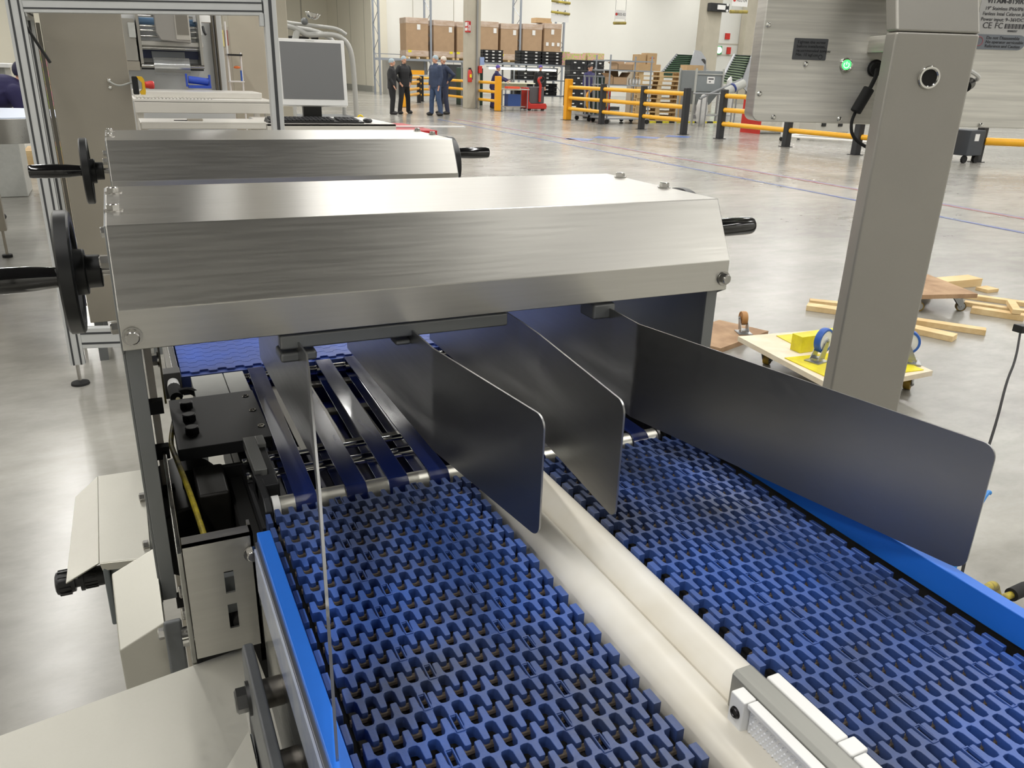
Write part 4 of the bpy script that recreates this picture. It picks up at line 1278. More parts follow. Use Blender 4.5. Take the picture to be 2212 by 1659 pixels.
# under the tables: dark trays
o = MB().box(0.20, 0.70, 5.32, 5.70, 0.90, 0.915).build('undershelf_tray', BLACKAN)
tag(o, 'dark tray shelf seen under the tray table', 'tray')
MB().box(0.20, 0.21, 5.32, 5.70, 0, 0.90).build('tray_leg', BLACKAN, o)
MB().box(0.69, 0.70, 5.32, 5.70, 0, 0.90).build('tray_leg', BLACKAN, o)

# keyboard table, keyboard, mouse, monitor
kt = thing('computer_table', 'steel topped table carrying the monitor and black keyboard', 'table', (1.2, 5.5, 0))
MB().box(0.84, 1.66, 5.30, 6.05, 1.052, 1.066).box(0.84, 1.66, 5.30, 5.312, 1.025, 1.066).build('table_top', PALEST, kt, bevel=0.002)
for (x, y) in ((0.87, 5.34), (1.60, 5.34), (0.87, 6.0), (1.60, 6.0)):
    MB().box(x - 0.02, x + 0.02, y - 0.02, y + 0.02, 0.0, 1.052).build('leg', PALEST, kt)
kb = thing('keyboard', 'black computer keyboard lying in front of the monitor', 'keyboard', (1.17, 5.45, 1.066))
MB().hull8([(0.86, 5.36, 1.0662), (1.46, 5.34, 1.0662), (1.46, 5.52, 1.0662), (0.86, 5.54, 1.0662)],
           [(0.86, 5.36, 1.078), (1.46, 5.34, 1.078), (1.45, 5.52, 1.092), (0.87, 5.54, 1.092)]).build('keyboard_case', BLACKPL, kb, bevel=0.003)
mb = MB()
for r in range(5):
    for c in range(21):
        if c in (15,):
            continue
        mb.obox((0.888 + c * 0.0265, 5.378 + r * 0.031 - c * 0.0008, 1.084 + r * 0.0027), (0.021, 0.025, 0.008))
mb.build('keys', mat('key_black', srgb(40, 41, 44), 0.45), kb, bevel=0.0015)
o = MB().sph((1.51, 5.44, 1.079), (0.03, 0.05, 0.0165), 16).build('computer_mouse', BLACKPL)
tag(o, 'black computer mouse right of the keyboard', 'mouse')
mo = thing('monitor', 'white framed flat monitor with blank grey screen on the computer table', 'monitor', (1.2, 5.75, 1.066))
MR = Matrix.Translation((1.2, 5.6, 1.36)) @ Matrix.Rotation(math.radians(-6), 4, 'Z') @ Matrix.Rotation(math.radians(-10), 4, 'X')
MB().prism(rrect(-0.215, 0.215, -0.200, 0.208, 0.008), 'y', 0.0, 0.05).xform(MR).build('monitor_frame', WHITEPL, mo, bevel=0.004)
MB().box(-0.193, 0.193, -0.0025, 0.0, -0.160, 0.188).xform(MR).build('screen', mat('blank_grey_screen', srgb(112, 113, 114), 0.35), mo, smooth=0)
mb = MB()
for i in range(9):
    mb.box(-0.03 + i * 0.0062, -0.0258 + i * 0.0062, -0.0006, 0.0, 0.1945, 0.1995)
mb.xform(MR).build('faint_lettering', GREYPL, mo, smooth=0)
MB().box(1.14, 1.26, 5.66, 5.70, 1.08, 1.40).build('monitor_neck', BLACKPL, mo)
MB().box(1.06, 1.34, 5.58, 5.78, 1.0662, 1.082).build('monitor_foot', BLACKPL, mo, bevel=0.003)

# concrete pillars behind the wrapping line
struct('trim_9', MB().box(1.13, 1.47, 9.0, 9.4, 0, 9).box(1.9, 2.16, 11.4, 11.8, 0, 9), CONCRETE, bevel=0.01)
# yellow notice and red board on the pillar side
t = thing('notice_board', 'yellow notice with dark emblem and a red strip on the concrete pillar', 'sign', (1.05, 8.5, 0))
MB().box(0.955, 1.01, 8.42, 8.43, 1.55, 1.69).build('yellow_notice', mat('pale_yellow_notice', srgb(226, 214, 140), 0.6), t)
MB().box(1.022, 1.045, 8.42, 8.43, 1.56, 1.69).build('red_strip', mat('rust_red', srgb(150, 58, 34), 0.6), t)
MB().prism([(0.965, 1.665), (1.002, 1.665), (0.995, 1.650), (0.983, 1.645), (0.972, 1.650)], 'y', 8.415, 8.42).build('emblem', mat('olive_print', srgb(140, 130, 80), 0.6), t)
MB().box(0.94, 1.06, 8.43, 8.45, 0.0, 1.72).build('board_panel', mat('grey_board', srgb(170, 164, 150), 0.6), t)
t = thing('tool_trolley', 'white tube trolley with tools standing between machine and pillar', 'trolley', (1.06, 8.0, 0))
for x in (0.99, 1.10):
    MB().cyl((x, 8.1, 0.0), (x, 8.1, 1.75 if x < 1 else 1.50), 0.008, seg=10).build('tube_post', WHITEPL, t)
MB().box(0.985, 1.11, 8.05, 8.2, 1.25, 1.26).build('trolley_shelf', WHITEPL, t)
MB().box(0.985, 1.11, 8.05, 8.2, 1.47, 1.485).build('trolley_shelf', BLACKPL, t)
MB().sph((1.06, 8.1, 1.375), (0.030, 0.02, 0.012)).build('orange_tool', mat('orange_plastic', srgb(226, 120, 60), 0.5), t)
MB().cyl((1.09, 8.08, 1.26), (1.09, 8.08, 1.35), 0.008).build('blue_tool', WHEELBL, t)

# crouching worker at far left, belt table before them
t = thing('curved_belt_table', 'stainless belt table with curved end at the far left', 'conveyor', (-0.6, 6.0, 0))
mb = MB()
pts = [(-0.75 + 0.55 * math.cos(a), 6.55 + 0.65 * math.sin(a)) for a in [math.radians(-90 + 180 * k / 14) for k in range(15)]]
pts = [(-2.4, 5.9)] + pts + [(-2.4, 7.2)]
mb.prism(pts, 'z', 0.905, 1.05)
mb.build('table_rim', STEELY, t, bevel=0.002)
MB().prism([(p[0] * 0.97 - 0.02, (p[1] - 6.55) * 0.95 + 6.55) for p in pts], 'z', 1.05, 1.056).build('belt_surface', mat('pale_blue_belt', srgb(190, 200, 220), 0.4), t, smooth=0)
for (x, y) in ((-0.86, 7.0), (-0.86, 6.05), (-1.6, 6.05), (-1.6, 7.0)):
    MB().box(x - 0.03, x + 0.03, y - 0.03, y + 0.03, 0.20, 0.905).cyl((x, y, 0.02), (x, y, 0.20), 0.010).build('leg', TAUPE, t, bevel=0.002)
    MB().cyl((x, y, 0.0), (x, y, 0.02), 0.035).build('foot_pad', BLACKRUB, t)

# pink and green fruit boxes stacked behind the frame
FRUIT = mat('fruit_box_print', srgb(170, 200, 90), 0.7, col2=srgb(226, 150, 170), vscale=14, detail=1)
for i in range(6):
    o = MB().box(-0.95, -0.50, 12.3, 12.8, 0.30 + i * 0.20, 0.494 + i * 0.20).build('fruit_box', FRUIT)
    tag(o, ['lowest', 'second lowest', 'third', 'fourth', 'second highest', 'highest'][i] + ' pink and green fruit box in the stack behind the left frame post', 'box', 'fruit boxes behind the frame')
o = MB().box(-1.1, -0.4, 12.2, 12.9, 0.0, 0.298).build('pallet', WOOD)
tag(o, 'wooden pallet under the fruit boxes behind the frame', 'pallet')

# lift truck with light grey guard behind the monitor
ft = thing('reach_truck', 'lift truck with light grey tubular overhead guard behind the monitor', 'forklift', (3.2, 14.3, 0))
LGREY = mat('truck_light_grey', srgb(178, 178, 174), 0.4, 0.1, var=0.03, vscale=4)
MB().tube([(2.50, 14.0, 2.00), (2.72, 14.0, 1.98), (2.85, 14.0, 1.92), (2.95, 14.0, 1.86), (3.30, 14.0, 1.90), (3.50, 14.0, 1.86), (3.62, 14.0, 1.74), (3.67, 14.0, 1.52), (3.69, 14.0, 1.1), (3.70, 14.0, 0.55)], 0.042, sub=2, seg=12).build('guard_tube', LGREY, ft)
MB().tube([(2.55, 14.0, 2.05), (2.80, 14.0, 2.02), (3.25, 14.0, 2.0), (3.45, 14.0, 1.98), (3.58, 14.0, 1.90)], 0.028, sub=2, seg=12).build('guard_tube', LGREY, ft)
MB().tube([(2.60, 14.9, 2.03), (3.3, 14.9, 1.98), (3.66, 14.9, 1.8), (3.72, 14.9, 1.1), (3.72, 14.9, 0.55)], 0.04, sub=2, seg=12).build('guard_tube', LGREY, ft)
MB().tube([(2.80, 14.0, 1.92), (2.72, 14.0, 1.7), (2.66, 14.0, 1.2), (2.66, 14.0, 0.6)], 0.05, sub=2, seg=12).build('guard_tube', LGREY, ft)
lb = MB().lathe([(0, 0.02), (0.0, 0.05), (0.02, 0.085), (0.08, 0.12), (0.085, 0.118), (0.03, 0.07)], (3.02, 13.9, 2.10), (0.2, 0, 1), seg=24).build('work_lamp', CHROME, ft)
MB().sph((2.90, 13.9, 2.06), 0.055).build('lamp_socket', WEARGREY, lb)
MB().box(2.3, 3.0, 14.1, 14.8, 1.55, 1.85).box(3.05, 3.15, 14.1, 14.2, 1.0, 1.85).build('mast', mat('mast_dark', srgb(52, 50, 46), 0.5, 0.4), ft, bevel=0.01)
MB().box(2.4, 3.82, 13.9, 15.1, 0.25, 0.62).build('truck_body', mat('truck_dark_grey', srgb(72, 74, 74), 0.5), ft, bevel=0.05)
MB().box(3.0, 3.85, 13.85, 13.9, 0.30, 0.52).build('orange_panel', mat('truck_orange', srgb(220, 120, 30), 0.5), ft, bevel=0.01)
MB().torus((3.72, 13.84, 0.62), (0, 1, 0), 0.045, 0.014).build('yellow_ring', mat('ring_yellow', srgb(230, 200, 30), 0.4), ft)
for (x, y) in ((3.65, 13.95), (2.6, 13.95), (3.65, 15.05), (2.6, 15.05)):
    MB().cyl((x, y - 0.08, 0.22), (x, y + 0.08, 0.22), 0.22, seg=28).build('wheel', BLACKRUB, ft)

# red pallet and parts on it behind the computer table
rp = MB()
rp.box(2.02, 2.68, 7.30, 8.35, 0.86, 0.885)
for x in (2.02, 2.31, 2.58):
    rp.box(x, x + 0.10, 7.30, 8.35, 0.80, 0.86)
rp.box(2.02, 2.68, 7.30, 8.35, 0.78, 0.80)
o = rp.build('red_pallet', REDPL, bevel=0.004)
tag(o, 'red plastic pallet raised behind the computer table', 'pallet')
st = thing('pallet_stand', 'grey stand under the red plastic pallet', 'stand', (2.35, 7.8, 0))
MB().box(2.0, 2.7, 7.28, 8.4, 0.755, 0.778).build('stand_top', WEARGREY, st)
for (x, y) in ((2.05, 7.35), (2.65, 7.35), (2.05, 8.3), (2.65, 8.3)):
    MB().box(x - 0.02, x + 0.02, y - 0.02, y + 0.02, 0, 0.755).build('leg', WEARGREY, st)
o = MB().obox((2.45, 7.72, 0.893), (1.3, 0.07, 0.012), (0, 0, -0.08)).build('white_bar', WHITEPL)
tag(o, 'long white bar lying across the red pallet', 'bar')
t = thing('machine_part', 'round steel machine part with legs lying on the red pallet', 'machine part', (2.2, 7.6, 0.905))
MB().cyl((2.17, 7.6, 0.93), (2.17, 7.6, 0.945), 0.10, seg=28).build('disc', STEEL, t)
for a in (0.3, 1.6, 2.9, 4.4):
    MB().box(2.17 + 0.08 * math.cos(a) - 0.012, 2.17 + 0.08 * math.cos(a) + 0.012, 7.6 + 0.08 * math.sin(a) - 0.012, 7.6 + 0.08 * math.sin(a) + 0.012, 0.90, 0.93).build('leg', DARKSTEEL, t)
OR = mat('orange_crate', srgb(214, 128, 50), 0.5, var=0.1, vscale=5)
for i, x in enumerate((1.04, 1.36, 1.68)):
    o = MB().box(x, x + 0.28, 7.0, 7.5, 0.0, 0.82).build('orange_bin', OR, bevel=0.01)
    tag(o, ['left', 'middle', 'right'][i] + ' orange bin standing below the computer table', 'bin', 'orange bins')
# ------------------------------------------------------------------ people
SKIN = mat('skin', srgb(206, 156, 130), 0.5, var=0.06, vscale=30)
EYEM = mat('eye_dark', srgb(40, 30, 26), 0.3)
JBLACK = mat('black_jacket', srgb(30, 31, 34), 0.7, var=0.25, vscale=8)
JNAVY = mat('navy_jacket', srgb(54, 66, 92), 0.75, var=0.2, vscale=8)
JNAVYD = mat('dark_navy_jacket', srgb(40, 50, 74), 0.75, var=0.2, vscale=8)
JEANS = mat('blue_jeans', srgb(66, 84, 116), 0.8, var=0.25, vscale=14)
TBLACK = mat('black_trousers', srgb(26, 26, 28), 0.75, var=0.2, vscale=10)
TNAVY = mat('navy_trousers', srgb(48, 52, 74), 0.75, var=0.2, vscale=10)
PURPLE = mat('purple_navy_workwear', srgb(44, 40, 86), 0.75, var=0.2, vscale=8)
SHOE = mat('dark_shoe', srgb(34, 32, 32), 0.5)
NETBLUE = mat('pale_blue_hair_net', srgb(164, 180, 188), 0.7, var=0.15, vscale=40)
NETWHITE = mat('pale_hair_net', srgb(216, 206, 192), 0.7, var=0.15, vscale=40)
CAPPURP = mat('purple_cap', srgb(92, 76, 160), 0.7)


def skinned(nodes, edges, root, sub=1):
    """evaluated skin-modifier mesh from joints: nodes = {name: (pos, radius)}"""
    names = list(nodes)
    ix = {n: i for i, n in enumerate(names)}
    me = bpy.data.meshes.new('tmp_skin')
    me.from_pydata([nodes[n][0] for n in names], [(ix[a], ix[b]) for a, b in edges], [])
    ob = bpy.data.objects.new('tmp_skin', me)
    COL.objects.link(ob)
    ob.modifiers.new('skin', 'SKIN')
    ob.modifiers['skin'].branch_smoothing = 0.3
    for i, n in enumerate(names):
        r = nodes[n][1]
        me.skin_vertices[0].data[i].radius = (r, r) if isinstance(r, (int, float)) else r
        me.skin_vertices[0].data[i].use_root = (n == root)
    s = ob.modifiers.new('sub', 'SUBSURF')
    s.levels = sub
    s.render_levels = sub
    bpy.context.view_layer.update()
    ev = bpy.data.meshes.new_from_object(ob.evaluated_get(bpy.context.evaluated_depsgraph_get()))
    bpy.data.objects.remove(ob)
    bpy.data.meshes.remove(me)
    return ev


def person(label, loc, face, top, trousers, net, h=1.76, la=None, ra=None, lean=(0, 0), step=0.10, group=None, hairnet=True, head_turn=0.0, legs=None, drop=0.0):
    """face: heading in degrees (0 looks towards -y). la / ra: elbow and wrist offsets from the shoulder"""
    t = thing('person', label, 'person', loc, group)
    s = h / 1.76
    lx, ly = lean
    W = Matrix.Translation(Vector(loc)) @ Matrix.Rotation(math.radians(face), 4, 'Z')
    la = la or ((0.05, 0.02, -0.29), (0.04, -0.06, -0.54))
    ra = ra or ((-0.05, 0.02, -0.29), (-0.04, -0.06, -0.54))
    J = {}
    J['pelvis'] = Vector((0, 0, 0.93))
    J['waist'] = Vector((lx * 0.3, ly * 0.3, 1.08))
    J['chest'] = Vector((lx * 0.7, ly * 0.7, 1.30 - drop * 0.5))
    J['neckb'] = Vector((lx, ly, 1.47 - drop))
    J['neck'] = Vector((lx * 1.1, ly * 1.1 - 0.01, 1.53 - drop * 1.1))
    J['head'] = Vector((lx * 1.25, ly * 1.25 - 0.02, 1.65 - drop * 1.3))
    for sd, nm, ar in ((1, 'l', la), (-1, 'r', ra)):
        J['sh' + nm] = J['neckb'] + Vector((sd * 0.185, 0, -0.045))
        J['el' + nm] = J['sh' + nm] + Vector(ar[0])
        J['wr' + nm] = J['sh' + nm] + Vector(ar[1])
        if legs:
            k, a = legs[0 if sd > 0 else 1]
            J['hip' + nm] = Vector((sd * 0.09, 0, 0.90))
            J['kn' + nm] = Vector(k)
            J['an' + nm] = Vector(a)
        else:
            J['hip' + nm] = Vector((sd * 0.09, 0, 0.90))
            J['kn' + nm] = Vector((sd * (0.10 + step * 0.3), -0.02 + sd * step * 0.2, 0.49))
            J['an' + nm] = Vector((sd * (0.10 + step * 0.6), 0.02 + sd * step * 0.4, 0.09))
        J['toe' + nm] = J['an' + nm] + Vector((sd * 0.03, -0.15, -0.045))
    for k in J:
        J[k] = J[k] * s
    R = lambda r: r * s
    # hand joints
    hand = {}
    hedges = []
    for sd, nm in ((1, 'l'), (-1, 'r')):
        d = (J['wr' + nm] - J['el' + nm]).normalized()
        side = d.cross(Vector((0, 1, 0)))
        side = side.normalized() if side.length > 0.1 else Vector((1, 0, 0))
        pal = J['wr' + nm] + d * 0.07 * s
        hand['pal' + nm] = (pal, R(0.026))
        hedges.append(('wr' + nm, 'pal' + nm))
        bend = (d * 0.8 + Vector((0, 0.0, -0.2)) + side.cross(d) * 0.25).normalized()
        for i, (off, ln) in enumerate(((-0.030, 0.030), (-0.010, 0.036), (0.010, 0.034), (0.028, 0.026))):
            a = pal + d * 0.022 * s + side * off * s
            b = a + d * ln * s
            c = b + bend * ln * s
            hand['f%s%da' % (nm, i)] = (a, R(0.0095))
            hand['f%s%db' % (nm, i)] = (b, R(0.0088))
            hand['f%s%dc' % (nm, i)] = (c, R(0.0078))
            hedges += [('pal' + nm, 'f%s%da' % (nm, i)), ('f%s%da' % (nm, i), 'f%s%db' % (nm, i)), ('f%s%db' % (nm, i), 'f%s%dc' % (nm, i))]
        th1 = J['wr' + nm] + d * 0.035 * s - side * 0.032 * s
        th2 = th1 + (d * 0.8 - side * 0.45).normalized() * 0.038 * s
        hand['t%sa' % nm] = (th1, R(0.011))
        hand['t%sb' % nm] = (th2, R(0.009))
        hedges += [('wr' + nm, 't%sa' % nm), ('t%sa' % nm, 't%sb' % nm)]
    nodes = {'pelvis': (J['pelvis'], (R(0.145), R(0.10))), 'waist': (J['waist'], (R(0.13), R(0.09))), 'chest': (J['chest'], (R(0.155), R(0.105))),
             'neckb': (J['neckb'], R(0.07)), 'neck': (J['neck'], R(0.055)), 'head': (J['head'] - Vector((0, 0, 0.03)), R(0.055))}
    edges = [('pelvis', 'waist'), ('waist', 'chest'), ('chest', 'neckb'), ('neckb', 'neck'), ('neck', 'head')]
    for nm in 'lr':
        nodes['sh' + nm] = (J['sh' + nm], R(0.055))
        nodes['el' + nm] = (J['el' + nm], R(0.042))
        nodes['wr' + nm] = (J['wr' + nm], R(0.028))
        nodes['hip' + nm] = (J['hip' + nm], R(0.085))
        nodes['kn' + nm] = (J['kn' + nm], R(0.058))
        nodes['an' + nm] = (J['an' + nm], R(0.040))
        nodes['toe' + nm] = (J['toe' + nm], R(0.030))
        edges += [('neckb', 'sh' + nm), ('sh' + nm, 'el' + nm), ('el' + nm, 'wr' + nm), ('pelvis', 'hip' + nm), ('hip' + nm, 'kn' + nm), ('kn' + nm, 'an' + nm), ('an' + nm, 'toe' + nm)]
    nodes.update(hand)
    edges += hedges
    ev = skinned(nodes, edges, 'pelvis')
    mb = MB()
    mb.bm.from_mesh(ev)
    bpy.data.meshes.remove(ev)
    hd = J['head']
    HM = Matrix.Translation(hd) @ Matrix.Rotation(math.radians(head_turn), 4, 'Z')
    n0 = len(mb.bm.verts)
    h2 = MB()
    h2.sph((0, 0.008, 0.022), (R(0.076), R(0.095), R(0.100)), 20)
    h2.sph((0, -0.030, -0.045), (R(0.056), R(0.058), R(0.062)), 16)
    h2.sph((0, -0.092, -0.012), (R(0.012), R(0.018), R(0.022)), 10)
    h2.sph((0, -0.080, -0.052), (R(0.024), R(0.012), R(0.008)), 10)
    h2.sph((0, -0.078, 0.020), (R(0.050), R(0.016), R(0.012)), 10)
    for sd in (-1, 1):
        h2.sph((sd * R(0.078), 0.005, -0.005), (R(0.010), R(0.018), R(0.030)), 10)
    h2.xform(HM)
    me2 = bpy.data.meshes.new('tmp')
    h2.bm.to_mesh(me2)
    mb.bm.from_mesh(me2)
    bpy.data.meshes.remove(me2)
    mb.xform(W)
    body = mb.build('body', SKIN, t)
    rm = body.modifiers.new('remesh', 'REMESH')
    rm.mode = 'VOXEL'
    rm.voxel_size = 0.011
    rm.use_smooth_shade = True
    ey = MB()
    for sd in (-1, 1):
        ey.sph((sd * R(0.031), -R(0.088), 0.003), (R(0.011), R(0.006), R(0.006)), 10)
    ey.xform(W @ HM).build('eyes', EYEM, body)

    def rings(q, rr, seg=18):
        vs = [[q.bm.verts.new((c.x + rx * math.cos(2 * math.pi * k / seg), c.y + ry * math.sin(2 * math.pi * k / seg), c.z)) for k in range(seg)] for (c, rx, ry) in rr]
        for a_, b_ in zip(vs, vs[1:]):
            for k in range(seg):
                q.bm.faces.new((a_[k], a_[(k + 1) % seg], b_[(k + 1) % seg], b_[k]))
        q.bm.faces.new(list(reversed(vs[0])))
        q.bm.faces.new(vs[-1])

    def limb(q, pts, rad):
        q.tube(pts, [R(r) for r in rad], seg=12)
        for p_, r_ in list(zip(pts, rad))[:-1]:
            q.sph(p_, R(r_), 12)

    def merge(q, name, m):
        o_ = q.xform(W).build(name, m, t, smooth=60)
        rj = o_.modifiers.new('remesh', 'REMESH')
        rj.mode = 'VOXEL'
        rj.voxel_size = 0.014
        rj.use_smooth_shade = True
        return o_
    q = MB()
    up = Vector((0, 0, 1))
    rings(q, [(J['pelvis'] - up * 0.10 * s, R(0.195), R(0.150)), (J['pelvis'] + up * 0.02 * s, R(0.200), R(0.152)), (J['waist'], R(0.190), R(0.148)),
              (J['chest'], R(0.215), R(0.155)), (J['chest'].lerp(J['neckb'], 0.6), R(0.215), R(0.135)), (J['neckb'] - up * 0.01 * s, R(0.165), R(0.100)),
              (J['neckb'] + up * 0.035 * s, R(0.085), R(0.082)), (J['neckb'] + up * 0.075 * s, R(0.074), R(0.076))])
    for nm in 'lr':
        limb(q, [J['sh' + nm], J['sh' + nm].lerp(J['el' + nm], 0.5), J['el' + nm], J['wr' + nm].lerp(J['el' + nm], 0.45), J['wr' + nm].lerp(J['el' + nm], 0.06)], [0.080, 0.074, 0.066, 0.058, 0.048])
    if drop > 0:
        q.sph(J['neckb'] - Vector((0, -0.02, 0.02)), (R(0.20), R(0.15), R(0.11)), 16)
        q.sph(J['chest'].lerp(J['neckb'], 0.5), (R(0.21), R(0.19), R(0.15)), 16)
        q.sph(J['chest'], (R(0.21), R(0.20), R(0.16)), 16)
    merge(q, 'jacket', top)
    q = MB()
    rings(q, [(J['pelvis'] + up * 0.06 * s, R(0.175), R(0.130)), (J['pelvis'], R(0.185), R(0.140)), (J['pelvis'] - up * 0.10 * s, R(0.180), R(0.140)), (J['pelvis'] - up * 0.16 * s, R(0.120), R(0.100))])
    for nm in 'lr':
        hp, kn, an = J['hip' + nm] - up * 0.04 * s, J['kn' + nm], J['an' + nm]
        limb(q, [hp, hp.lerp(kn, 0.5), kn, kn.lerp(an, 0.45), an - up * 0.03 * s], [0.112, 0.096, 0.080, 0.076, 0.072])
    merge(q, 'trousers', trousers)
    for nm in 'lr':
        a = J['an' + nm]
        q = MB()
        q.sph((a.x + (0.015 if nm == 'l' else -0.015), a.y - 0.06, a.z - 0.042), (R(0.052), R(0.140), R(0.062)), 16)
        zmin = a.z - 0.042 - R(0.048)
        for v in q.bm.verts:
            v.co.z = max(v.co.z, a.z - 0.088 * s)
        q.xform(W).build('shoe', SHOE, t)
    # hair net or hair over the skull
    q = MB()
    q.sph((0, 0.016, 0.040), (R(0.086), R(0.104), R(0.098)), 20)
    for v in q.bm.verts:
        if v.co.y < -0.055:
            v.co.z = max(v.co.z, 0.045)
        v.co.z = max(v.co.z, -0.005 - 0.2 * v.co.y * 0)
    q.xform(W @ HM).build('hair_net' if hairnet else 'hair', net, t)
    return t


G4 = 'four people standing and talking'
person('person in black jacket with pale blue hair net, leftmost, seen from the side', (8.38, 27.1, 0), 62, JBLACK, TBLACK, NETBLUE, 1.70,
       la=((0.06, 0.10, -0.26), (0.02, -0.06, -0.48)), ra=((-0.06, 0.02, -0.28), (-0.03, -0.10, -0.50)), step=0.05, group=G4)
person('person in black jacket with light hair net facing the camera, hands in pockets', (8.92, 27.5, 0), 20, JBLACK, TBLACK, NETBLUE, 1.80,
       la=((0.14, 0.06, -0.24), (0.02, -0.06, -0.46)), ra=((-0.14, 0.06, -0.24), (-0.02, -0.06, -0.46)), step=0.28, group=G4)
person('person in navy jacket and blue jeans with blue hair net, seen from the side', (9.68, 26.5, 0), -68, JNAVY, JEANS, NETBLUE, 1.84,
       la=((0.05, 0.02, -0.29), (0.03, -0.05, -0.54)), ra=((-0.05, 0.02, -0.29), (-0.03, -0.05, -0.54)), step=0.12, group=G4)
person('person in dark navy jacket with pale hair net and hand on hip, rightmost', (10.30, 27.4, 0), -80, JNAVYD, TNAVY, NETWHITE, 1.83,
       la=((0.20, 0.14, -0.20), (0.04, 0.04, -0.40)), ra=((-0.05, 0.02, -0.29), (-0.03, -0.05, -0.54)), step=0.10, group=G4)
person('person in purple navy workwear with purple cap reaching over the lit table', (14.30, 32.3, 0), 62, PURPLE, PURPLE, CAPPURP, 1.66,
       la=((0.05, -0.22, -0.16), (0.02, -0.50, -0.26)), ra=((-0.05, -0.20, -0.18), (-0.02, -0.46, -0.30)), lean=(0, -0.16), step=0.10)
person('person with purple cap in dark clothes half hidden behind the red pallet truck', (16.75, 32.85, 0), -10, TBLACK, TBLACK, CAPPURP, 1.72)
person('person with black hair in navy top half hidden behind the boxes on the shelf trolley', (14.95, 25.6, 0), 20, mat('white_navy_top', srgb(50, 48, 96), 0.7), TBLACK, mat('black_hair', srgb(24, 22, 22), 0.6), 1.74, hairnet=False)
# bent over worker at the far left
person('person in dark navy clothes bending forward behind the curved belt table at far left', (-1.25, 8.8, 0.0), 100, PURPLE, PURPLE, mat('dark_cap', srgb(40, 38, 66), 0.7), 1.62,
       lean=(0.0, -0.50), drop=0.22, la=((0.06, -0.10, -0.20), (0.02, -0.24, -0.26)), ra=((-0.03, -0.06, -0.22), (-0.02, -0.22, -0.30)), step=0.12)
t = thing('green_tub', 'green plastic tub standing on the curved belt table', 'tub', (-0.80, 6.75, 1.057))
MB().lathe([(0, 0.0), (0, 0.05), (0.05, 0.06), (0.05, 0.055), (0.01, 0.045), (0.01, 0)], (-0.80, 6.75, 1.057), (0, 0, 1), seg=24).build('tub', mat('green_tub_plastic', srgb(40, 120, 84), 0.5), t)
o = MB().box(-2.2, -0.95, 10.2, 10.8, 0.0, 1.30).build('grey_cabinet', GREYPL, bevel=0.01)
tag(o, 'pale grey machine cabinet behind the bending worker', 'cabinet')
o = MB().box(-2.3, -0.9, 10.1, 10.9, 1.30, 1.34).build('white_ledge', WHITEPL, bevel=0.005)
tag(o, 'white ledge plate lying on the grey machine cabinet', 'ledge')

# ------------------------------------------------------------------ safety barriers
def barrier(label, posts, yellow_first=False, rails=3, h=1.17, rail_z=(0.36, 0.69, 1.02), rr=0.055, yellow_last=False, cut=None):
    t = thing('safety_barrier', label, 'barrier', (posts[0][0], posts[0][1], 0), 'yellow and black safety barriers')
    n = len(posts)
    for i, (x, y) in enumerate(posts):
        yel = (yellow_first and i == 0) or (yellow_last and i == n - 1)
        w = 0.105 if yel else 0.075
        MB().box(x - w, x + w, y - w, y + w, 0, h + (0.10 if yel else 0.0)).build('post', YELLOWD if yel else POSTBLK, t, bevel=0.02, label='yellow end post' if yel else None)
        MB().box(x - w * 1.5, x + w * 1.5, y - w * 1.5, y + w * 1.5, 0, 0.012).build('base_plate', POSTBLK, t)
    for (a, b) in zip(posts, posts[1:]):
        A, B = Vector((a[0], a[1], 0)), Vector((b[0], b[1], 0))
        d = (B - A).normalized()
        for z in rail_z:
            p, q = A + d * 0.07, B - d * 0.07
            MB().cyl((p.x, p.y, z), (q.x, q.y, z), rr, seg=20).build('rail', YELLOW, t, bevel=0.01)
    return t


barrier('yellow barrier with tall yellow end post and three black posts before the wooden pallets', [(13.55, 24.5), (13.6, 22.4), (13.6, 20.2), (13.6, 18.2)], yellow_first=True)
barrier('yellow barrier ending in a yellow post left of the red pallet truck', [(13.75, 36.5), (13.6, 32.6), (13.5, 30.0)], yellow_last=True)
barrier('short yellow barrier of four rails behind the standing people', [(12.3, 37.9), (13.4, 38.6), (14.4, 39.2)], rail_z=(0.30, 0.55, 0.80, 1.05), h=1.15)
barrier('small yellow barrier with yellow post just behind the black clothed pair', [(10.5, 32.4), (12.7, 37.0)], rail_z=(0.40, 0.62, 0.90, 1.10), yellow_first=True, h=1.1)
barrier('long yellow barrier passing behind the steel cabinet', [(13.76, 16.9), (13.85, 14.65), (14.0, 12.75), (14.6, 11.2)], rail_z=(0.36, 0.69, 1.02))
barrier('yellow barrier rail and black post at the right picture edge', [(15.55, 11.1), (17.6, 9.6)], rail_z=(0.40, 0.95), rr=0.075)

# ------------------------------------------------------------------ columns, wall details, hanging signs
struct('trim_10', MB().box(13.02, 13.60, 32.0, 32.45, 0, 9), CONCRETE, bevel=0.02)
struct('trim_11', MB().box(23.72, 24.58, 31.0, 31.5, 0, 9), CONCRETE, bevel=0.02)
struct('trim_12', MB().box(13.40, 13.46, 31.93, 31.99, 0, 9), mat('grey_conduit', srgb(140, 140, 138), 0.5, 0.4))
struct('wall_dock', MB().box(34.2, 46, 44.0, 44.3, 2.75, 9).box(34.2, 36.0, 44.0, 44.3, 0.0, 2.75).box(40, 46, 44.0, 44.3, 0, 2.75), WALLG, smooth=0)
struct('trim_13', MB().box(34.2, 34.5, 43.95, 44.0, 0, 9).box(34.5, 46, 43.97, 44.0, 3.45, 3.52).box(34.5, 46, 43.97, 44.0, 2.80, 2.87), SEAM, smooth=0)
struct('trim_14', MB().box(36.4, 37.1, 43.4, 43.95, 0, 9), CONCRETE)
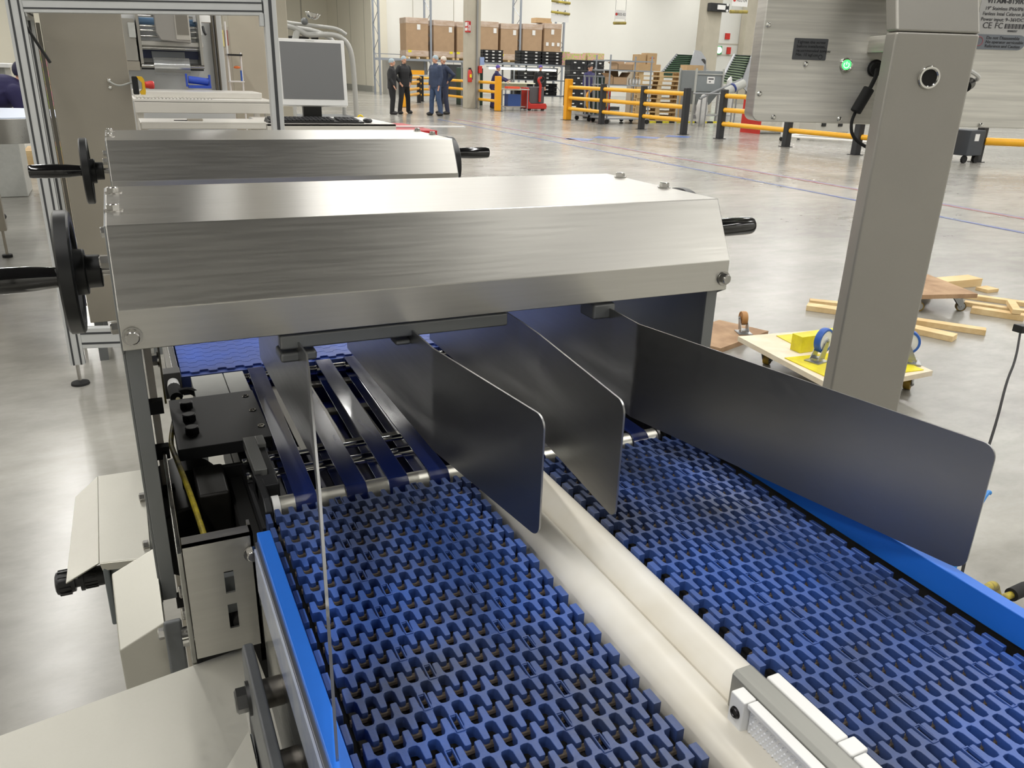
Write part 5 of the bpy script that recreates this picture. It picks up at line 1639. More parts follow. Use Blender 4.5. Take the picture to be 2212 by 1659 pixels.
t = thing('exit_light', 'green glowing emergency light with two lenses on the dock wall', 'lamp', (34.3, 42, 3.1))
for x in (34.5, 34.85):
    MB().cyl((x, 43.80, 3.10), (x, 43.95, 3.10), 0.19, seg=24).build('glowing_lens', mat('green_white_glow', srgb(210, 255, 220), 0.4, emit=(0.55, 1.0, 0.6, 1), estr=3.0), t)
MB().box(34.2, 35.1, 43.86, 43.97, 2.86, 3.34).build('lamp_case', mat('green_lamp_case', srgb(60, 130, 80), 0.5), t)
o = MB().box(35.3, 35.65, 43.90, 43.97, 3.75, 4.10).build('fire_notice', RED)
tag(o, 'small red square notice on the dock wall', 'sign')
o = MB().box(35.55, 35.8, 43.85, 43.97, 2.9, 3.3).build('fire_call_point', RED)
tag(o, 'small red call point right of the green emergency light', 'sign')
t = thing('wall_camera', 'black and white camera box fixed high on the concrete column', 'camera', (24.3, 30.9, 4.3))
MB().box(23.75, 24.75, 30.75, 30.98, 4.12, 4.45).build('camera_case', BLACKPL, t, bevel=0.02)
MB().box(24.1, 24.5, 30.70, 30.75, 4.20, 4.38).build('camera_window', WHITEPL, t)
for z in (4.17, 4.40):
    MB().cyl((24.62, 30.70, z), (24.62, 30.75, z), 0.05).build('camera_lamp', WHITEPL, t)
t = thing('fire_sign', 'red and white fire equipment sign folded round the concrete column', 'sign', (12.53, 32, 3.0))
MB().box(12.98, 13.018, 31.85, 32.15, 2.84, 3.24).build('sign_panel', RED, t)
MB().box(13.02, 13.16, 31.98, 31.995, 2.84, 3.24).build('sign_panel', REDPL, t)
MB().box(12.975, 12.98, 31.88, 32.12, 2.90, 3.0).box(12.975, 12.98, 31.88, 32.12, 3.06, 3.2).box(13.0, 13.01, 31.83, 31.85, 2.9, 3.2).box(13.03, 13.08, 31.965, 31.979, 2.90, 2.99).box(13.03, 13.08, 31.965, 31.979, 3.04, 3.12).box(13.10, 13.14, 31.965, 31.979, 2.9, 3.1).build('sign_symbol', WHITEPL, t)
t = thing('fire_extinguisher', 'red fire extinguisher hanging on the concrete column behind the barrier', 'fire extinguisher', (13.10, 31.88, 1.25))
MB().lathe([(0, 0), (0, 0.07), (0.02, 0.085), (0.40, 0.085), (0.47, 0.04), (0.50, 0.03), (0.50, 0)], (13.10, 31.880, 1.0), (0, 0, 1), seg=20).build('bottle', RED, t)
MB().box(13.06, 13.14, 31.84, 31.94, 1.48, 1.54).build('valve', BLACKPL, t)
MB().tube([(13.12, 31.82, 1.5), (13.20, 31.80, 1.35), (13.18, 31.80, 1.1)], 0.012, sub=1).build('hose', BLACKPL, t)
MB().box(13.06, 13.14, 31.785, 31.80, 1.18, 1.30).build('bottle_label', SIGNYEL, t)
t = thing('alarm_box', 'red alarm box with blue notice on the right side of the column', 'alarm', (13.6, 31.9, 1.6))
MB().box(13.48, 13.62, 31.85, 31.99, 1.35, 1.62).build('alarm_case', RED, t, bevel=0.01)
MB().box(13.56, 13.74, 31.93, 31.98, 1.66, 1.95).build('blue_notice', mat('pale_blue_notice', srgb(140, 160, 200), 0.5), t)


def hanging_sign(label, x, y, z, w, h, s, cat='sign'):
    t = thing('hanging_sign', label, cat, (x, y, z), 'aisle signs hanging from the ceiling')
    MB().box(x - w / 2, x + w / 2, y, y + 0.01, z, z + h).build('sign_panel', mat('white_sign_panel', srgb(222, 222, 220), 0.5), t)
    for sx in (-1, 1):
        MB().cyl((x + sx * w * 0.46, y + 0.005, z + h), (x + sx * w * 0.40, y + 0.005, 8.9), 0.008, seg=6).build('wire', GREYPL, t)
        MB().cyl((x + sx * w * 0.46, y + 0.005, z - h * 0.45), (x + sx * w * 0.46, y + 0.005, z), 0.006, seg=6).build('lower_wire', GREYPL, t)
    MB().cyl((x - w * 0.55, y, z - h * 0.5), (x + w * 0.52, y, z - h * 0.42), 0.045, seg=16).build('yellow_tube', mat('olive_yellow_tube', srgb(190, 172, 70), 0.5, col2=srgb(120, 108, 60), vscale=3), t)
    if s:
        MB().cyl((x - w * 0.36, y - 0.004, z + h * 0.52), (x - w * 0.36, y, z + h * 0.52), h * 0.16, seg=20).build('red_dot', RED, t)
        text('sign_lettering', s, h * 0.42, Matrix.Translation((x + w * 0.10, y - 0.004, z + h * 0.52)) @ Matrix.Rotation(math.radians(90), 4, 'X'), mat('sign_print', srgb(70, 70, 70), 0.5), t)
    return t


hanging_sign('hanging white sign with red dot and code R02-02 before the white wall', 15.02, 24.0, 3.10, 0.42, 0.26, 'R02-02')
hanging_sign('hanging white sign with red dot and code R02-04 near the concrete column', 16.45, 20.0, 3.34, 0.56, 0.30, 'R02-04')
t = thing('hanging_sign', 'hanging pair of blank white panels with olive yellow tubes', 'sign', (16.05, 30, 3.5), 'aisle signs hanging from the ceiling')
for z in (3.28, 3.66):
    MB().box(15.68, 16.44, 30.0, 30.02, z, z + 0.27).build('sign_panel', MATS['white_sign_panel'], t)
    MB().cyl((15.66, 29.98, z + 0.34), (16.46, 29.98, z + 0.30), 0.045, seg=16).build('yellow_tube', MATS['olive_yellow_tube'], t)
    MB().box(15.93, 15.97, 30.0, 30.01, z + 0.26, z + 0.42).build('sign_clip', GREYPL, t)
    MB().box(16.25, 16.29, 30.0, 30.01, z + 0.24, z + 0.42).build('sign_clip', GREYPL, t)
for x in (15.75, 16.4):
    MB().cyl((x, 30.01, 4.0), (x, 30.01, 8.9), 0.008, seg=6).build('wire', GREYPL, t)

# ------------------------------------------------------------------ pallet rack with wrapped cartons on the back wall
RACK = mat('rack_steel_grey', srgb(150, 156, 164), 0.45, 0.5, var=0.06, vscale=3)
WRAP = mat('stretch_wrapped_carton', srgb(178, 154, 132), 0.35, col2=srgb(196, 178, 164), vscale=3, stretch=(1, 1, 3), coat=0.3)
rk = thing('pallet_rack', 'tall grey pallet rack with zigzag braced end frame along the back wall', 'rack', (20, 48.5, 0))
for x in (14.15, 17.25, 23.0, 26.0):
    for y in (48.0, 49.1):
        MB().box(x - 0.055, x + 0.055, y - 0.04, y + 0.04, 0, 6.2).build('upright', RACK, rk)
    mb = MB()
    z = 0.3
    f = 0
    while z < 5.8:
        a, b = (48.0, 49.1) if f % 2 == 0 else (49.1, 48.0)
        mb.cyl((x, a, z), (x, b, z + 0.7), 0.018, seg=6)
        z += 0.7
        f += 1
    mb.build('zigzag_brace', RACK, rk)
for (xa, xb) in ((14.2, 17.2), (17.3, 22.95), (23.05, 25.95)):
    for y in (48.0, 49.1):
        MB().box(xa, xb, y - 0.03, y + 0.03, 1.88, 2.0).build('beam', RACK, rk)
MB().box(14.25, 17.2, 49.05, 49.1, 2.20, 2.24).build('rear_bar', RACK, rk)
def wrapped_pallet(xa, xb, z0, z1, label, plabel, yellow=None, tagx=None, y=47.95):
    pal = MB()
    for k in range(5):
        yy = y + 0.02 + k * 0.26
        pal.box(xa, xb, yy, yy + 0.14, z0 + 0.11, z0 + 0.13)
    for k in range(3):
        xx = xa + k * (xb - xa - 0.14) / 2
        pal.box(xx, xx + 0.14, y, y + 1.18, z0 + 0.02, z0 + 0.11)
        pal.box(xx, xx + 0.14, y, y + 1.18, z0, z0 + 0.02)
    o_ = pal.build('pallet', WOOD)
    tag(o_, plabel, 'pallet', 'pallets on the rack')
    t = thing('wrapped_carton', label, 'carton', ((xa + xb) / 2, y + 0.6, z0 + 0.13), 'wrapped cartons on the rack')
    MB().box(xa + 0.02, xb - 0.02, y + 0.02, y + 1.16, z0 + 0.131, z1).build('carton', CARD, t, bevel=0.015)
    MB().box(xa, xb, y, y + 1.18, z0 + 0.132, z0 + 0.45).build('wrap_band', WRAP, t, bevel=0.02)
    MB().box(xa + 0.005, xb - 0.005, y + 0.005, y + 1.175, z1 - 0.30, z1 + 0.005).build('wrap_band', WRAP, t, bevel=0.02)
    lx_ = tagx if tagx is not None else (xa + xb) / 2
    MB().box(lx_ - 0.1, lx_ + 0.1, y - 0.006, y + 0.003, z1 - 0.62, z1 - 0.34).build('paper_label', WHITEPL, t)
    if yellow is not None:
        MB().box(yellow - 0.1, yellow + 0.1, y - 0.006, y - 0.001, z0 + 0.34, z0 + 0.46).build('yellow_label', SIGNYEL, t)


wp = [(15.72, 17.10, 2.0, 4.18, 'leftmost wrapped brown carton on the rack beside the braced frame', 15.95, 16.5),
      (17.40, 18.72, 2.0, 4.12, 'wrapped brown carton with yellow label just right of the second upright', 18.5, 18.45),
      (18.86, 20.0, 2.0, 4.10, 'wrapped brown carton half hidden by the concrete column', 18.95, None),
      (20.10, 21.55, 2.0, 4.20, 'wrapped brown carton just right of the concrete column', None, 21.3),
      (21.68, 22.85, 2.0, 4.15, 'wrapped brown carton left of the third upright', 21.8, 22.6),
      (23.15, 24.50, 2.0, 4.20, 'wrapped brown carton right of the third upright', None, 23.9),
      (24.62, 25.85, 2.0, 4.30, 'rightmost wrapped carton on the rack with a row of white labels', None, 25.2)]
for (xa, xb, z0, z1, lb, yl, tx) in wp:
    wrapped_pallet(xa, xb, z0, z1, lb, 'wooden pallet under the ' + ' '.join(lb.split()[:11]), yl, tx)
o = MB().box(24.2, 25.3, 48.3, 49.0, 4.32, 4.60).build('loose_carton', CARDL, bevel=0.01)
tag(o, 'loose low carton lying on top of the rightmost wrapped carton', 'carton')
for i, x in enumerate((24.85, 25.25, 25.62)):
    o_ = MB().box(x - 0.09, x + 0.09, 47.935, 47.944, 3.02, 3.22).build('shipping_label', WHITEPL)
    o_['category'] = 'label'
    o_['label'] = ['left', 'middle', 'right'][i] + ' of three white labels low on the rightmost wrapped carton'
    o_['group'] = 'white labels on the rightmost carton'
o = MB().box(15.0, 17.6, 49.6, 50.4, 0.0, 1.95).build('dark_store_cabinet', mat('grey_store_cabinet', srgb(160, 158, 150), 0.6))
tag(o, 'pale grey cabinet standing under the leftmost rack bay', 'cabinet')
o = MB().box(17.9, 18.6, 46.6, 47.2, 0.0, 1.75).build('dark_cage', mat('dark_machine', srgb(46, 48, 48), 0.5))
tag(o, 'dark machine standing under the second rack bay', 'machine')
o = MB().box(15.4, 16.2, 46.2, 46.6, 1.15, 1.38).build('yellow_case', YELLOWD)
tag(o, 'yellow case on the counter behind the standing people', 'case')
o = MB().box(15.0, 16.6, 46.1, 46.9, 0.0, 1.148).build('counter', GREYPL)
tag(o, 'grey counter behind the standing people', 'counter')

# ------------------------------------------------------------------ packing area: racks of black crates, lit table
CRATE = mat('black_crate_plastic', srgb(30, 31, 34), 0.42, var=0.25, vscale=14)
def crate(xa, xb, ya, yb, za, zb, label, group, tags=0):
    """lidless ribbed crate with white paper tags"""
    mb = MB()
    mb.box(xa, xb, ya, yb, za, za + 0.012)
    mb.box(xa, xa + 0.02, ya, yb, za, zb).box(xb - 0.02, xb, ya, yb, za, zb)
    mb.box(xa, xb, ya, ya + 0.02, za, zb).box(xa, xb, yb - 0.02, yb, za, zb)
    mb.box(xa - 0.012, xb + 0.012, ya - 0.012, ya, zb - 0.035, zb - 0.006)
    for k in range(1, 5):
        x = xa + (xb - xa) * k / 5
        mb.box(x - 0.01, x + 0.01, ya - 0.01, ya, za + 0.01, zb - 0.04)
    o = mb.build('crate', CRATE)
    tag(o, label, 'crate', group)
    for k in range(tags):
        x = xa + (xb - xa) * (k + 0.5) / tags
        MB().box(x - 0.055, x + 0.055, ya - 0.018, ya - 0.0125, (za + zb) / 2 - 0.025, (za + zb) / 2 + 0.025).build('paper_tag', WHITEPL, o)
    return o


ORD = ['lowest', 'second from the bottom', 'third from the bottom', 'fourth from the bottom', 'fifth from the bottom', 'sixth from the bottom', 'seventh from the bottom', 'eighth from the bottom', 'topmost', 'tenth', 'eleventh']
pr = thing('packing_rack', 'grey steel packing rack with shelves carrying the black crates', 'rack', (16.5, 34.5, 0))
for x in (14.0, 15.95, 17.12, 19.2):
    for y in (33.8, 35.0):
        MB().box(x - 0.03, x + 0.03, y - 0.03, y + 0.03, 0, 1.76).build('upright', RACK, pr)
MB().box(13.97, 19.3, 33.75, 35.05, 1.72, 1.78).build('shelf', RACK, pr)
MB().box(15.98, 19.3, 33.85, 35.05, 1.10, 1.14).build('shelf', RACK, pr)
MB().box(15.98, 19.3, 33.85, 35.05, 0.45, 0.49).build('shelf', RACK, pr)
for k in range(4):
    crate(14.58, 15.50, 34.0, 34.6, 1.785 + k * 0.128, 1.908 + k * 0.128, ORD[k] + ' black crate in the stack right of the column', 'black crates right of the column', 3)
for c, (xa, xb) in enumerate(((16.35, 17.35), (17.38, 18.40))):
    for k in range(4):
        crate(xa, xb, 34.0, 34.6, 1.785 + k * 0.135, 1.914 + k * 0.135, ORD[k] + ' black crate in the ' + ['left', 'right'][c] + ' stack above the lit table', 'black crates above the lit table', 2)
for c, (xa, xb) in enumerate(((16.2, 17.0), (17.2, 18.2))):
    for k in range(3):
        crate(xa, xb, 34.0, 34.6, 1.145 + k * 0.17, 1.31 + k * 0.17, ORD[k] + ' black crate on the middle shelf, ' + ['left', 'right'][c] + ' stack', 'black crates on the middle shelf', 1)
for c, (xa, xb) in enumerate(((16.2, 17.0), (17.2, 18.2))):
    for k in range(3):
        crate(xa, xb, 34.0, 34.6, 0.495 + k * 0.17, 0.66 + k * 0.17, ORD[k] + ' black crate on the low shelf, ' + ['left', 'right'][c] + ' stack', 'black crates on the low shelf', 1)
o = MB().box(18.45, 20.25, 31.9, 32.6, 0.0, 0.14).build('crate_dolly', DARKSTEEL)
tag(o, 'dark wheeled base under the two big black crate stacks', 'dolly')
for c, (xa, xb) in enumerate(((17.74, 18.55), (18.57, 19.38))):
    for k in range(9):
        crate(xa, xb, 32.0, 32.5, 0.145 + k * 0.205 if c else 0.145 + k * 0.205, 0.345 + k * 0.205, ORD[k] + ' big crate, ' + ['left', 'right'][c] + ' floor stack behind the yellow end post', 'large black crates on the floor', 1 if k % 2 else 2)
FB = ['left', 'middle', 'right']
for i, (xa, xb, za, zb) in enumerate(((17.15, 17.65, 1.79, 2.30), (17.85, 18.45, 2.0, 2.28), (18.55, 19.35, 2.0, 2.34))):
    pass
for i, (xa, xb, y, za, zb) in enumerate(((18.45, 18.95, 34.3, 1.785, 2.35), (17.80, 18.45, 32.0, 1.995, 2.24), (18.55, 19.36, 32.0, 1.995, 2.28))):
    o = MB().box(xa, xb, y, y + 0.45, za, zb).build('fruit_box', FRUIT)
    tag(o, FB[i] + ' pink and green printed fruit box above the black crates', 'box', 'fruit boxes above the crates')
LITE = mat('strip_light_glow', srgb(255, 255, 235), 0.4, emit=(1.0, 1.0, 0.86, 1), estr=2.6)
t = thing('work_strip_light', 'glowing tube lights hanging in a row over the packing table', 'lamp', (15.9, 33.5, 1.55))
MB().cyl((14.6, 33.4, 1.56), (16.3, 33.4, 1.56), 0.040).build('light_tube', LITE, t)
MB().cyl((16.4, 33.4, 1.55), (17.8, 33.4, 1.55), 0.040).build('light_tube', LITE, t)
MB().box(14.5, 17.9, 33.39, 33.46, 1.60, 1.64).build('tube_holder', RACK, t)
for x in (15.0, 17.5):
    MB().box(x - 0.01, x + 0.01, 33.4, 33.76, 1.705, 1.735).box(x - 0.01, x + 0.01, 33.4, 33.42, 1.64, 1.72).build('tube_hanger', RACK, t)
pt = thing('packing_table', 'packing table with brightly lit pale top and panel', 'table', (15.8, 32.8, 0))
MB().box(14.95, 16.35, 32.5, 33.4, 0.98, 1.02).build('table_top', mat('lit_table_cream', srgb(240, 240, 214), 0.5), pt)
MB().box(15.0, 16.3, 33.2, 33.4, 0.70, 0.98).build('front_panel', MATS['lit_table_cream'], pt)
for (x, y) in ((15.0, 32.55), (16.3, 32.55), (15.0, 33.35), (16.3, 33.35)):
    MB().box(x - 0.025, x + 0.025, y - 0.025, y + 0.025, 0, 0.98).build('leg', RACK, pt)
t = thing('steel_cart', 'stainless cart with red tray and blue bin left of the pallet truck', 'cart', (14.4, 30.5, 0))
MB().box(13.75, 14.95, 30.2, 30.9, 0.78, 0.82).build('cart_top', STEEL, t)
MB().box(13.85, 14.85, 30.3, 30.8, 0.14, 0.17).build('cart_shelf', STEEL, t)
for (x, y) in ((13.8, 30.25), (14.9, 30.25), (13.8, 30.85), (14.9, 30.85)):
    MB().cyl((x, y, 0.0), (x, y, 0.78), 0.018, seg=10).build('leg', RACK, t)
o = MB().box(14.1, 14.6, 30.35, 30.7, 0.822, 0.90).build('red_tray', mat('orange_red_tray', srgb(220, 84, 54), 0.5))
tag(o, 'orange red tray on top of the stainless cart', 'tray')
o = MB().box(14.1, 14.65, 30.35, 30.7, 0.172, 0.62).build('blue_bin', mat('blue_bin_plastic', srgb(44, 74, 134), 0.5))
tag(o, 'blue bin on the lower shelf of the stainless cart', 'bin')
t = thing('green_machine', 'dark green packing machine with open front left of the lit table', 'machine', (13.6, 34.0, 0))
DKGREEN = mat('dark_green_paint', srgb(24, 58, 48), 0.45)
MB().box(14.05, 15.1, 35.2, 35.8, 0.0, 1.55).build('machine_body', DKGREEN, t, bevel=0.02)
MB().box(14.2, 14.6, 35.18, 35.2, 1.0, 1.45).build('machine_window', DARKCAV, t)
t = thing('red_pallet_truck', 'red electric pallet truck with curved steering tiller in the aisle', 'pallet truck', (15.5, 30.9, 0))
mb = MB()
mb.prism([(15.04, 0.06), (15.95, 0.06), (15.97, 0.20), (15.92, 0.28), (15.25, 0.26), (15.16, 0.34), (15.14, 0.86), (15.04, 0.88)], 'y', 30.6, 31.2)
mb.build('chassis', RED, t, bevel=0.03)
MB().box(15.18, 15.84, 30.66, 31.16, 0.26, 0.90).build('battery_cover', mat('truck_grey_cover', srgb(84, 80, 82), 0.5, var=0.1, vscale=6), t, bevel=0.03)
MB().tube([(15.62, 30.6, 0.34), (15.62, 30.6, 0.75), (15.64, 30.6, 0.98), (15.54, 30.6, 1.12), (15.55, 30.6, 1.22), (15.66, 30.6, 1.27)], 0.055, sub=2, seg=10).build('tiller', RED, t)
MB().torus((15.66, 30.58, 1.18), (0, 1, 0), 0.12, 0.025).build('tiller_grip', BLACKPL, t)
for x in (15.2, 15.8):
    MB().cyl((x, 30.62, 0.06), (x, 30.70, 0.06), 0.06).build('wheel', BLACKRUB, t)
for y in (30.70, 31.0):
    MB().box(15.0, 15.05, y, y + 0.14, 0.05, 0.09).build('fork', DARKSTEEL, t)

# ------------------------------------------------------------------ shelf trolley, pallets, hoppers right of the yellow end post
st = thing('shelf_trolley', 'tall grey tube trolley on castors holding open cardboard boxes', 'trolley', (14.5, 22.9, 0))
for (x, y) in ((13.85, 22.5), (15.35, 22.5), (13.95, 23.5), (15.40, 23.5)):
    MB().cyl((x, y, 0.14), (x, y, 2.0), 0.026, seg=10).build('tube_post', RACK, st)
    MB().cyl((x, y - 0.02, 0.07), (x, y + 0.02, 0.07), 0.07, seg=16).build('castor', BLACKRUB, st)
for z in (0.15, 1.13, 1.56, 1.84):
    MB().box(13.83, 15.42, 22.48, 22.52, z - 0.015, z + 0.015).box(13.83, 15.42, 23.48, 23.52, z - 0.015, z + 0.015).box(13.83, 13.87, 22.5, 23.5, z - 0.015, z + 0.015).box(15.36, 15.40, 22.5, 23.5, z - 0.015, z + 0.015).build('shelf_frame', RACK, st)
for z in (1.146, 1.576, 0.17):
    MB().box(13.87, 15.36, 22.52, 23.48, z - 0.004, z + 0.004).build('shelf', GREYPL, st)
def open_box(xa, xb, ya, yb, z0, h, label, flaps=0.16):
    t = thing('cardboard_box', label, 'box', ((xa + xb) / 2, ya, z0))
    MB().box(xa, xb, ya, ya + 0.01, z0, z0 + h).box(xa, xb, yb - 0.01, yb, z0, z0 + h).box(xa, xa + 0.01, ya, yb, z0, z0 + h).box(xb - 0.01, xb, ya, yb, z0, z0 + h).box(xa, xb, ya, yb, z0, z0 + 0.01).build('box_body', CARD, t)
    for (pts) in ([(xa, ya, z0 + h), (xa, yb, z0 + h), (xa - flaps * 0.8, yb, z0 + h + flaps * 0.6), (xa - flaps * 0.8, ya, z0 + h + flaps * 0.6)],
                  [(xb, ya, z0 + h), (xb, yb, z0 + h), (xb + flaps * 0.6, yb, z0 + h + flaps * 0.8), (xb + flaps * 0.6, ya, z0 + h + flaps * 0.8)],
                  [(xa, yb, z0 + h), (xb, yb, z0 + h), (xb, yb + flaps * 0.3, z0 + h + flaps), (xa, yb + flaps * 0.3, z0 + h + flaps)]):
        MB().plate(pts, 0.006).build('flap', CARD, t)
    return t


open_box(14.25, 14.80, 22.7, 23.2, 1.581, 0.17, 'open shallow cardboard box on the upper shelf of the trolley', 0.08)
open_box(14.05, 14.55, 22.6, 23.1, 1.151, 0.22, 'open cardboard box with raised flaps on the middle trolley shelf', 0.18)
t = thing('bag_of_rolls', 'clear bag with white rolls beside the open box on the trolley', 'bag', (14.95, 22.9, 1.15))
for i, x in enumerate((14.78, 14.90, 15.02, 15.13)):
    MB().torus((x, 22.8, 1.25), (0.9, -0.4, 0), 0.065, 0.033).build('white_roll', WHITEPL, t)
rb = thing('a_frame_rack', 'grey wheeled rack with slanted bars and dark green panel behind the barrier', 'trolley', (13.2, 23.4, 0))
mb = MB()
MB().box(14.02, 14.55, 24.2, 24.24, 0.20, 1.38).build('green_panel', DKGREEN, rb)
for i in range(5):
    x = 13.65 + i * 0.16
    MB().tube([(x, 24.0, 0.22), (x - 0.02, 24.1, 1.35)], 0.028, seg=8).build('slanted_bar', RACK, rb)
MB().box(13.6, 14.40, 24.06, 24.14, 1.35, 1.40).build('top_bar', RACK, rb)
MB().box(13.6, 14.95, 23.7, 23.78, 0.14, 0.19).box(13.6, 14.95, 24.5, 24.58, 0.14, 0.19).box(13.6, 13.68, 23.7, 24.58, 0.14, 0.19).box(14.87, 14.95, 23.7, 24.58, 0.14, 0.19).build('base_frame', RACK, rb)
for (x, y) in ((13.66, 23.74), (14.9, 23.74), (13.66, 24.54), (14.9, 24.54)):
    MB().cyl((x, y - 0.02, 0.07), (x, y + 0.02, 0.07), 0.07, seg=16).build('castor', BLACKRUB, rb)
for q_ in rb.children:
    q_.location.x += 0.28
for k in range(4):
    mb = MB()
    z = 0.0 + k * 0.23
    mb.box(15.40, 16.10, 26.0, 26.5, z, z + 0.02).box(15.40, 15.42, 26.0, 26.5, z, z + 0.222).box(16.08, 16.10, 26.0, 26.5, z, z + 0.222).box(15.40, 16.10, 26.0, 26.02, z, z + 0.08).box(15.40, 16.10, 26.0, 26.02, z + 0.16, z + 0.222).box(15.40, 16.10, 26.48, 26.5, z, z + 0.222)
    for j in range(4):
        x = 15.44 + j * 0.19
        mb.box(x, x + 0.05, 25.995, 26.02, z + 0.08, z + 0.16)
    o = mb.build('red_crate', REDPL)
    tag(o, ORD[k] + ' red crate in the stack between trolley and wooden pallets', 'crate', 'red crates')
t = thing('orange_round_guard', 'orange yellow ring guard left of the red crates', 'guard', (15.0, 25.1, 0))
MB().torus((15.0, 25.1, 0.62), (0, 1, 0), 0.40, 0.05).build('ring', YELLOWD, t)
MB().box(14.9, 15.1, 25.05, 25.15, 0, 0.22).build('ring_stand', DARKSTEEL, t)


def euro_pallet():
    mb = MB()
    L, Wd = 1.50, 1.15
    for k in range(5):
        y = -Wd / 2 + k * (Wd - 0.14) / 4
        mb.box(-L / 2, L / 2, y, y + 0.14, 0.122, 0.142)
    for x in (-L / 2, -0.07, L / 2 - 0.14):
        mb.box(x, x + 0.14, -Wd / 2, Wd / 2, 0.100, 0.121)
        for y in (-Wd / 2, -0.07, Wd / 2 - 0.14):
            mb.box(x, x + 0.14, y, y + 0.14, 0.022, 0.0995)
    for y in (-Wd / 2, -0.07, Wd / 2 - 0.14):
        mb.box(-L / 2, L / 2, y, y + 0.14, 0.0, 0.0215)
    return mb


ep = euro_pallet().build('wooden_pallet', WOOD)
tag(ep, 'x', 'pallet', 'stacked wooden pallets')
ep.location = (17.15, 24.7, 0.0)
PO = ['lowest', 'second lowest', 'third lowest', 'fourth lowest', 'fifth lowest', 'middle', 'fifth from top', 'fourth from top', 'third from top', 'second from top', 'topmost']
for k in range(11):
    o = ep if k == 0 else ep.copy()
    if k:
        COL.objects.link(o)
    o.location = (17.15 + random.uniform(-.02, .02), 24.7 + random.uniform(-.02, .02), k * 0.1435)
    o.rotation_euler = (0, 0, math.radians(-24 + random.uniform(-1.5, 1.5)))
    o['label'] = PO[k] + ' pale wooden pallet in the tall stack behind the barrier'
for (xa, xb, y, za, zb, lb) in ((16.10, 16.95, 24.3, 1.60, 1.80, 'wide low brown carton on the wooden pallet stack'),
                                (16.12, 16.40, 24.4, 1.802, 2.10, 'reddish brown carton standing left on the wide carton'),
                                (16.43, 16.80, 24.35, 1.802, 2.15, 'square brown carton with red print standing on the wide carton')):
    o = MB().box(xa, xb, y, y + 0.4, za, zb).build('brown_carton', CARDL, bevel=0.005)
    tag(o, lb, 'box', 'cartons on the pallet stack')
MB().box(16.52, 16.70, 24.345, 24.3505, 1.98, 2.01).build('red_print', mat('red_box_print', srgb(180, 96, 70), 0.7), o)
o = MB().box(16.75, 17.0, 25.7, 26.0, 0.0, 1.62).build('grey_locker', mat('beige_locker', srgb(176, 168, 150), 0.6))
tag(o, 'narrow beige locker left of the wooden pallet stack', 'locker')

GREYST = mat('conveyor_grey_steel', srgb(140, 142, 144), 0.4, 0.5, var=0.08, vscale=3)
def incline(label, BL, BR, TR, TL, m, wall):
    """steep cleated conveyor rising away from the camera; slats run across"""
    t = thing('inclined_conveyor', label, 'conveyor', (BL[0], BL[1], 0), 'inclined green cleated conveyors')
    BL, BR, TR, TL = [Vector(p) for p in (BL, BR, TR, TL)]
    MB().plate([BL, BR, TR, TL], 0.04).build('green_belt', m, t, smooth=0)
    nrm = (BR - BL).cross(TL - BL).normalized()
    if nrm.y > 0:
        nrm = -nrm
    mb = MB()
    for i in range(12):
        f = (i + 0.5) / 12
        a, b = BL.lerp(TL, f), BR.lerp(TR, f)
        mb.tube([a + nrm * 0.045, b + nrm * 0.045], 0.024, seg=6)
    mb.build('cleats', mat('dark_cleats', srgb(26, 44, 34), 0.5), t)
    ex = Vector((wall, 0, 0))
    dz = Vector((0, 0, 0.30))
    prof = [BR + Vector((0.0, -0.05, 0.05)), TR + Vector((0.0, -0.05, 0.22)), TR + ex * 0.6 + Vector((0, 0.1, 0.18)), TR + ex + Vector((0, 0.1, -0.1)), TR + ex - dz * 2, BR + ex - dz * 1.6]
    MB().hull8(prof, [p + Vector((0.01, 0.06, 0)) for p in prof]).build('side_wall', GREYST, t)
    MB().tube([BL + Vector((-0.02, 0, 0)), TL + Vector((-0.02, 0, 0))], 0.06, seg=8).build('side_rail', GREYST, t)
    for p in (BL, BR + ex * 0.5, TR, TL):
        MB().box(p.x - 0.03, p.x + 0.03, p.y + 0.03, p.y + 0.09, 0, p.z - 0.05).build('leg', GREYST, t)
    MB().cyl(TR + ex * 0.6 + Vector((0, -0.1, -0.25)), TR + ex * 0.6 + Vector((0, 0.1, -0.25)), 0.14).build('drive_motor', DARKSTEEL, t)
    return t


incline('dark green cleated inclined conveyor rising behind the wooden pallets', (20.15, 29.0, 1.40), (21.5, 29.0, 1.40), (22.55, 30.0, 2.30), (21.70, 30.0, 2.30), mat('belt_green_dark', srgb(76, 112, 78), 0.5), 0.75)
incline('pale green cleated inclined conveyor rising right of the concrete column', (19.15, 23.8, 1.30), (20.0, 23.8, 1.20), (21.25, 24.8, 2.22), (20.45, 24.8, 2.22), mat('belt_green_pale', srgb(160, 180, 146), 0.5), 0.75)
t = thing('grey_hopper', 'grey steel hopper box with white label on a tube frame', 'hopper', (17.2, 22.0, 0))
MB().box(16.72, 17.74, 22.0, 22.8, 1.02, 1.64).build('hopper_box', mat('grey_hopper_steel', srgb(132, 138, 140), 0.5, 0.3, var=0.05, vscale=3), t, bevel=0.01)
MB().hull8([(16.75, 22.02, 1.02), (17.72, 22.02, 1.02), (17.72, 22.78, 1.02), (16.75, 22.78, 1.02)], [(17.0, 22.2, 0.62), (17.5, 22.2, 0.62), (17.5, 22.6, 0.62), (17.0, 22.6, 0.62)]).build('hopper_cone', MATS['grey_hopper_steel'], t)
MB().box(17.15, 17.44, 21.99, 22.0, 1.26, 1.46).build('white_label', WHITEPL, t)
MB().box(17.19, 17.40, 21.985, 21.99, 1.38, 1.42).box(17.22, 17.30, 21.985, 21.99, 1.30, 1.33).build('label_print', bl, t)
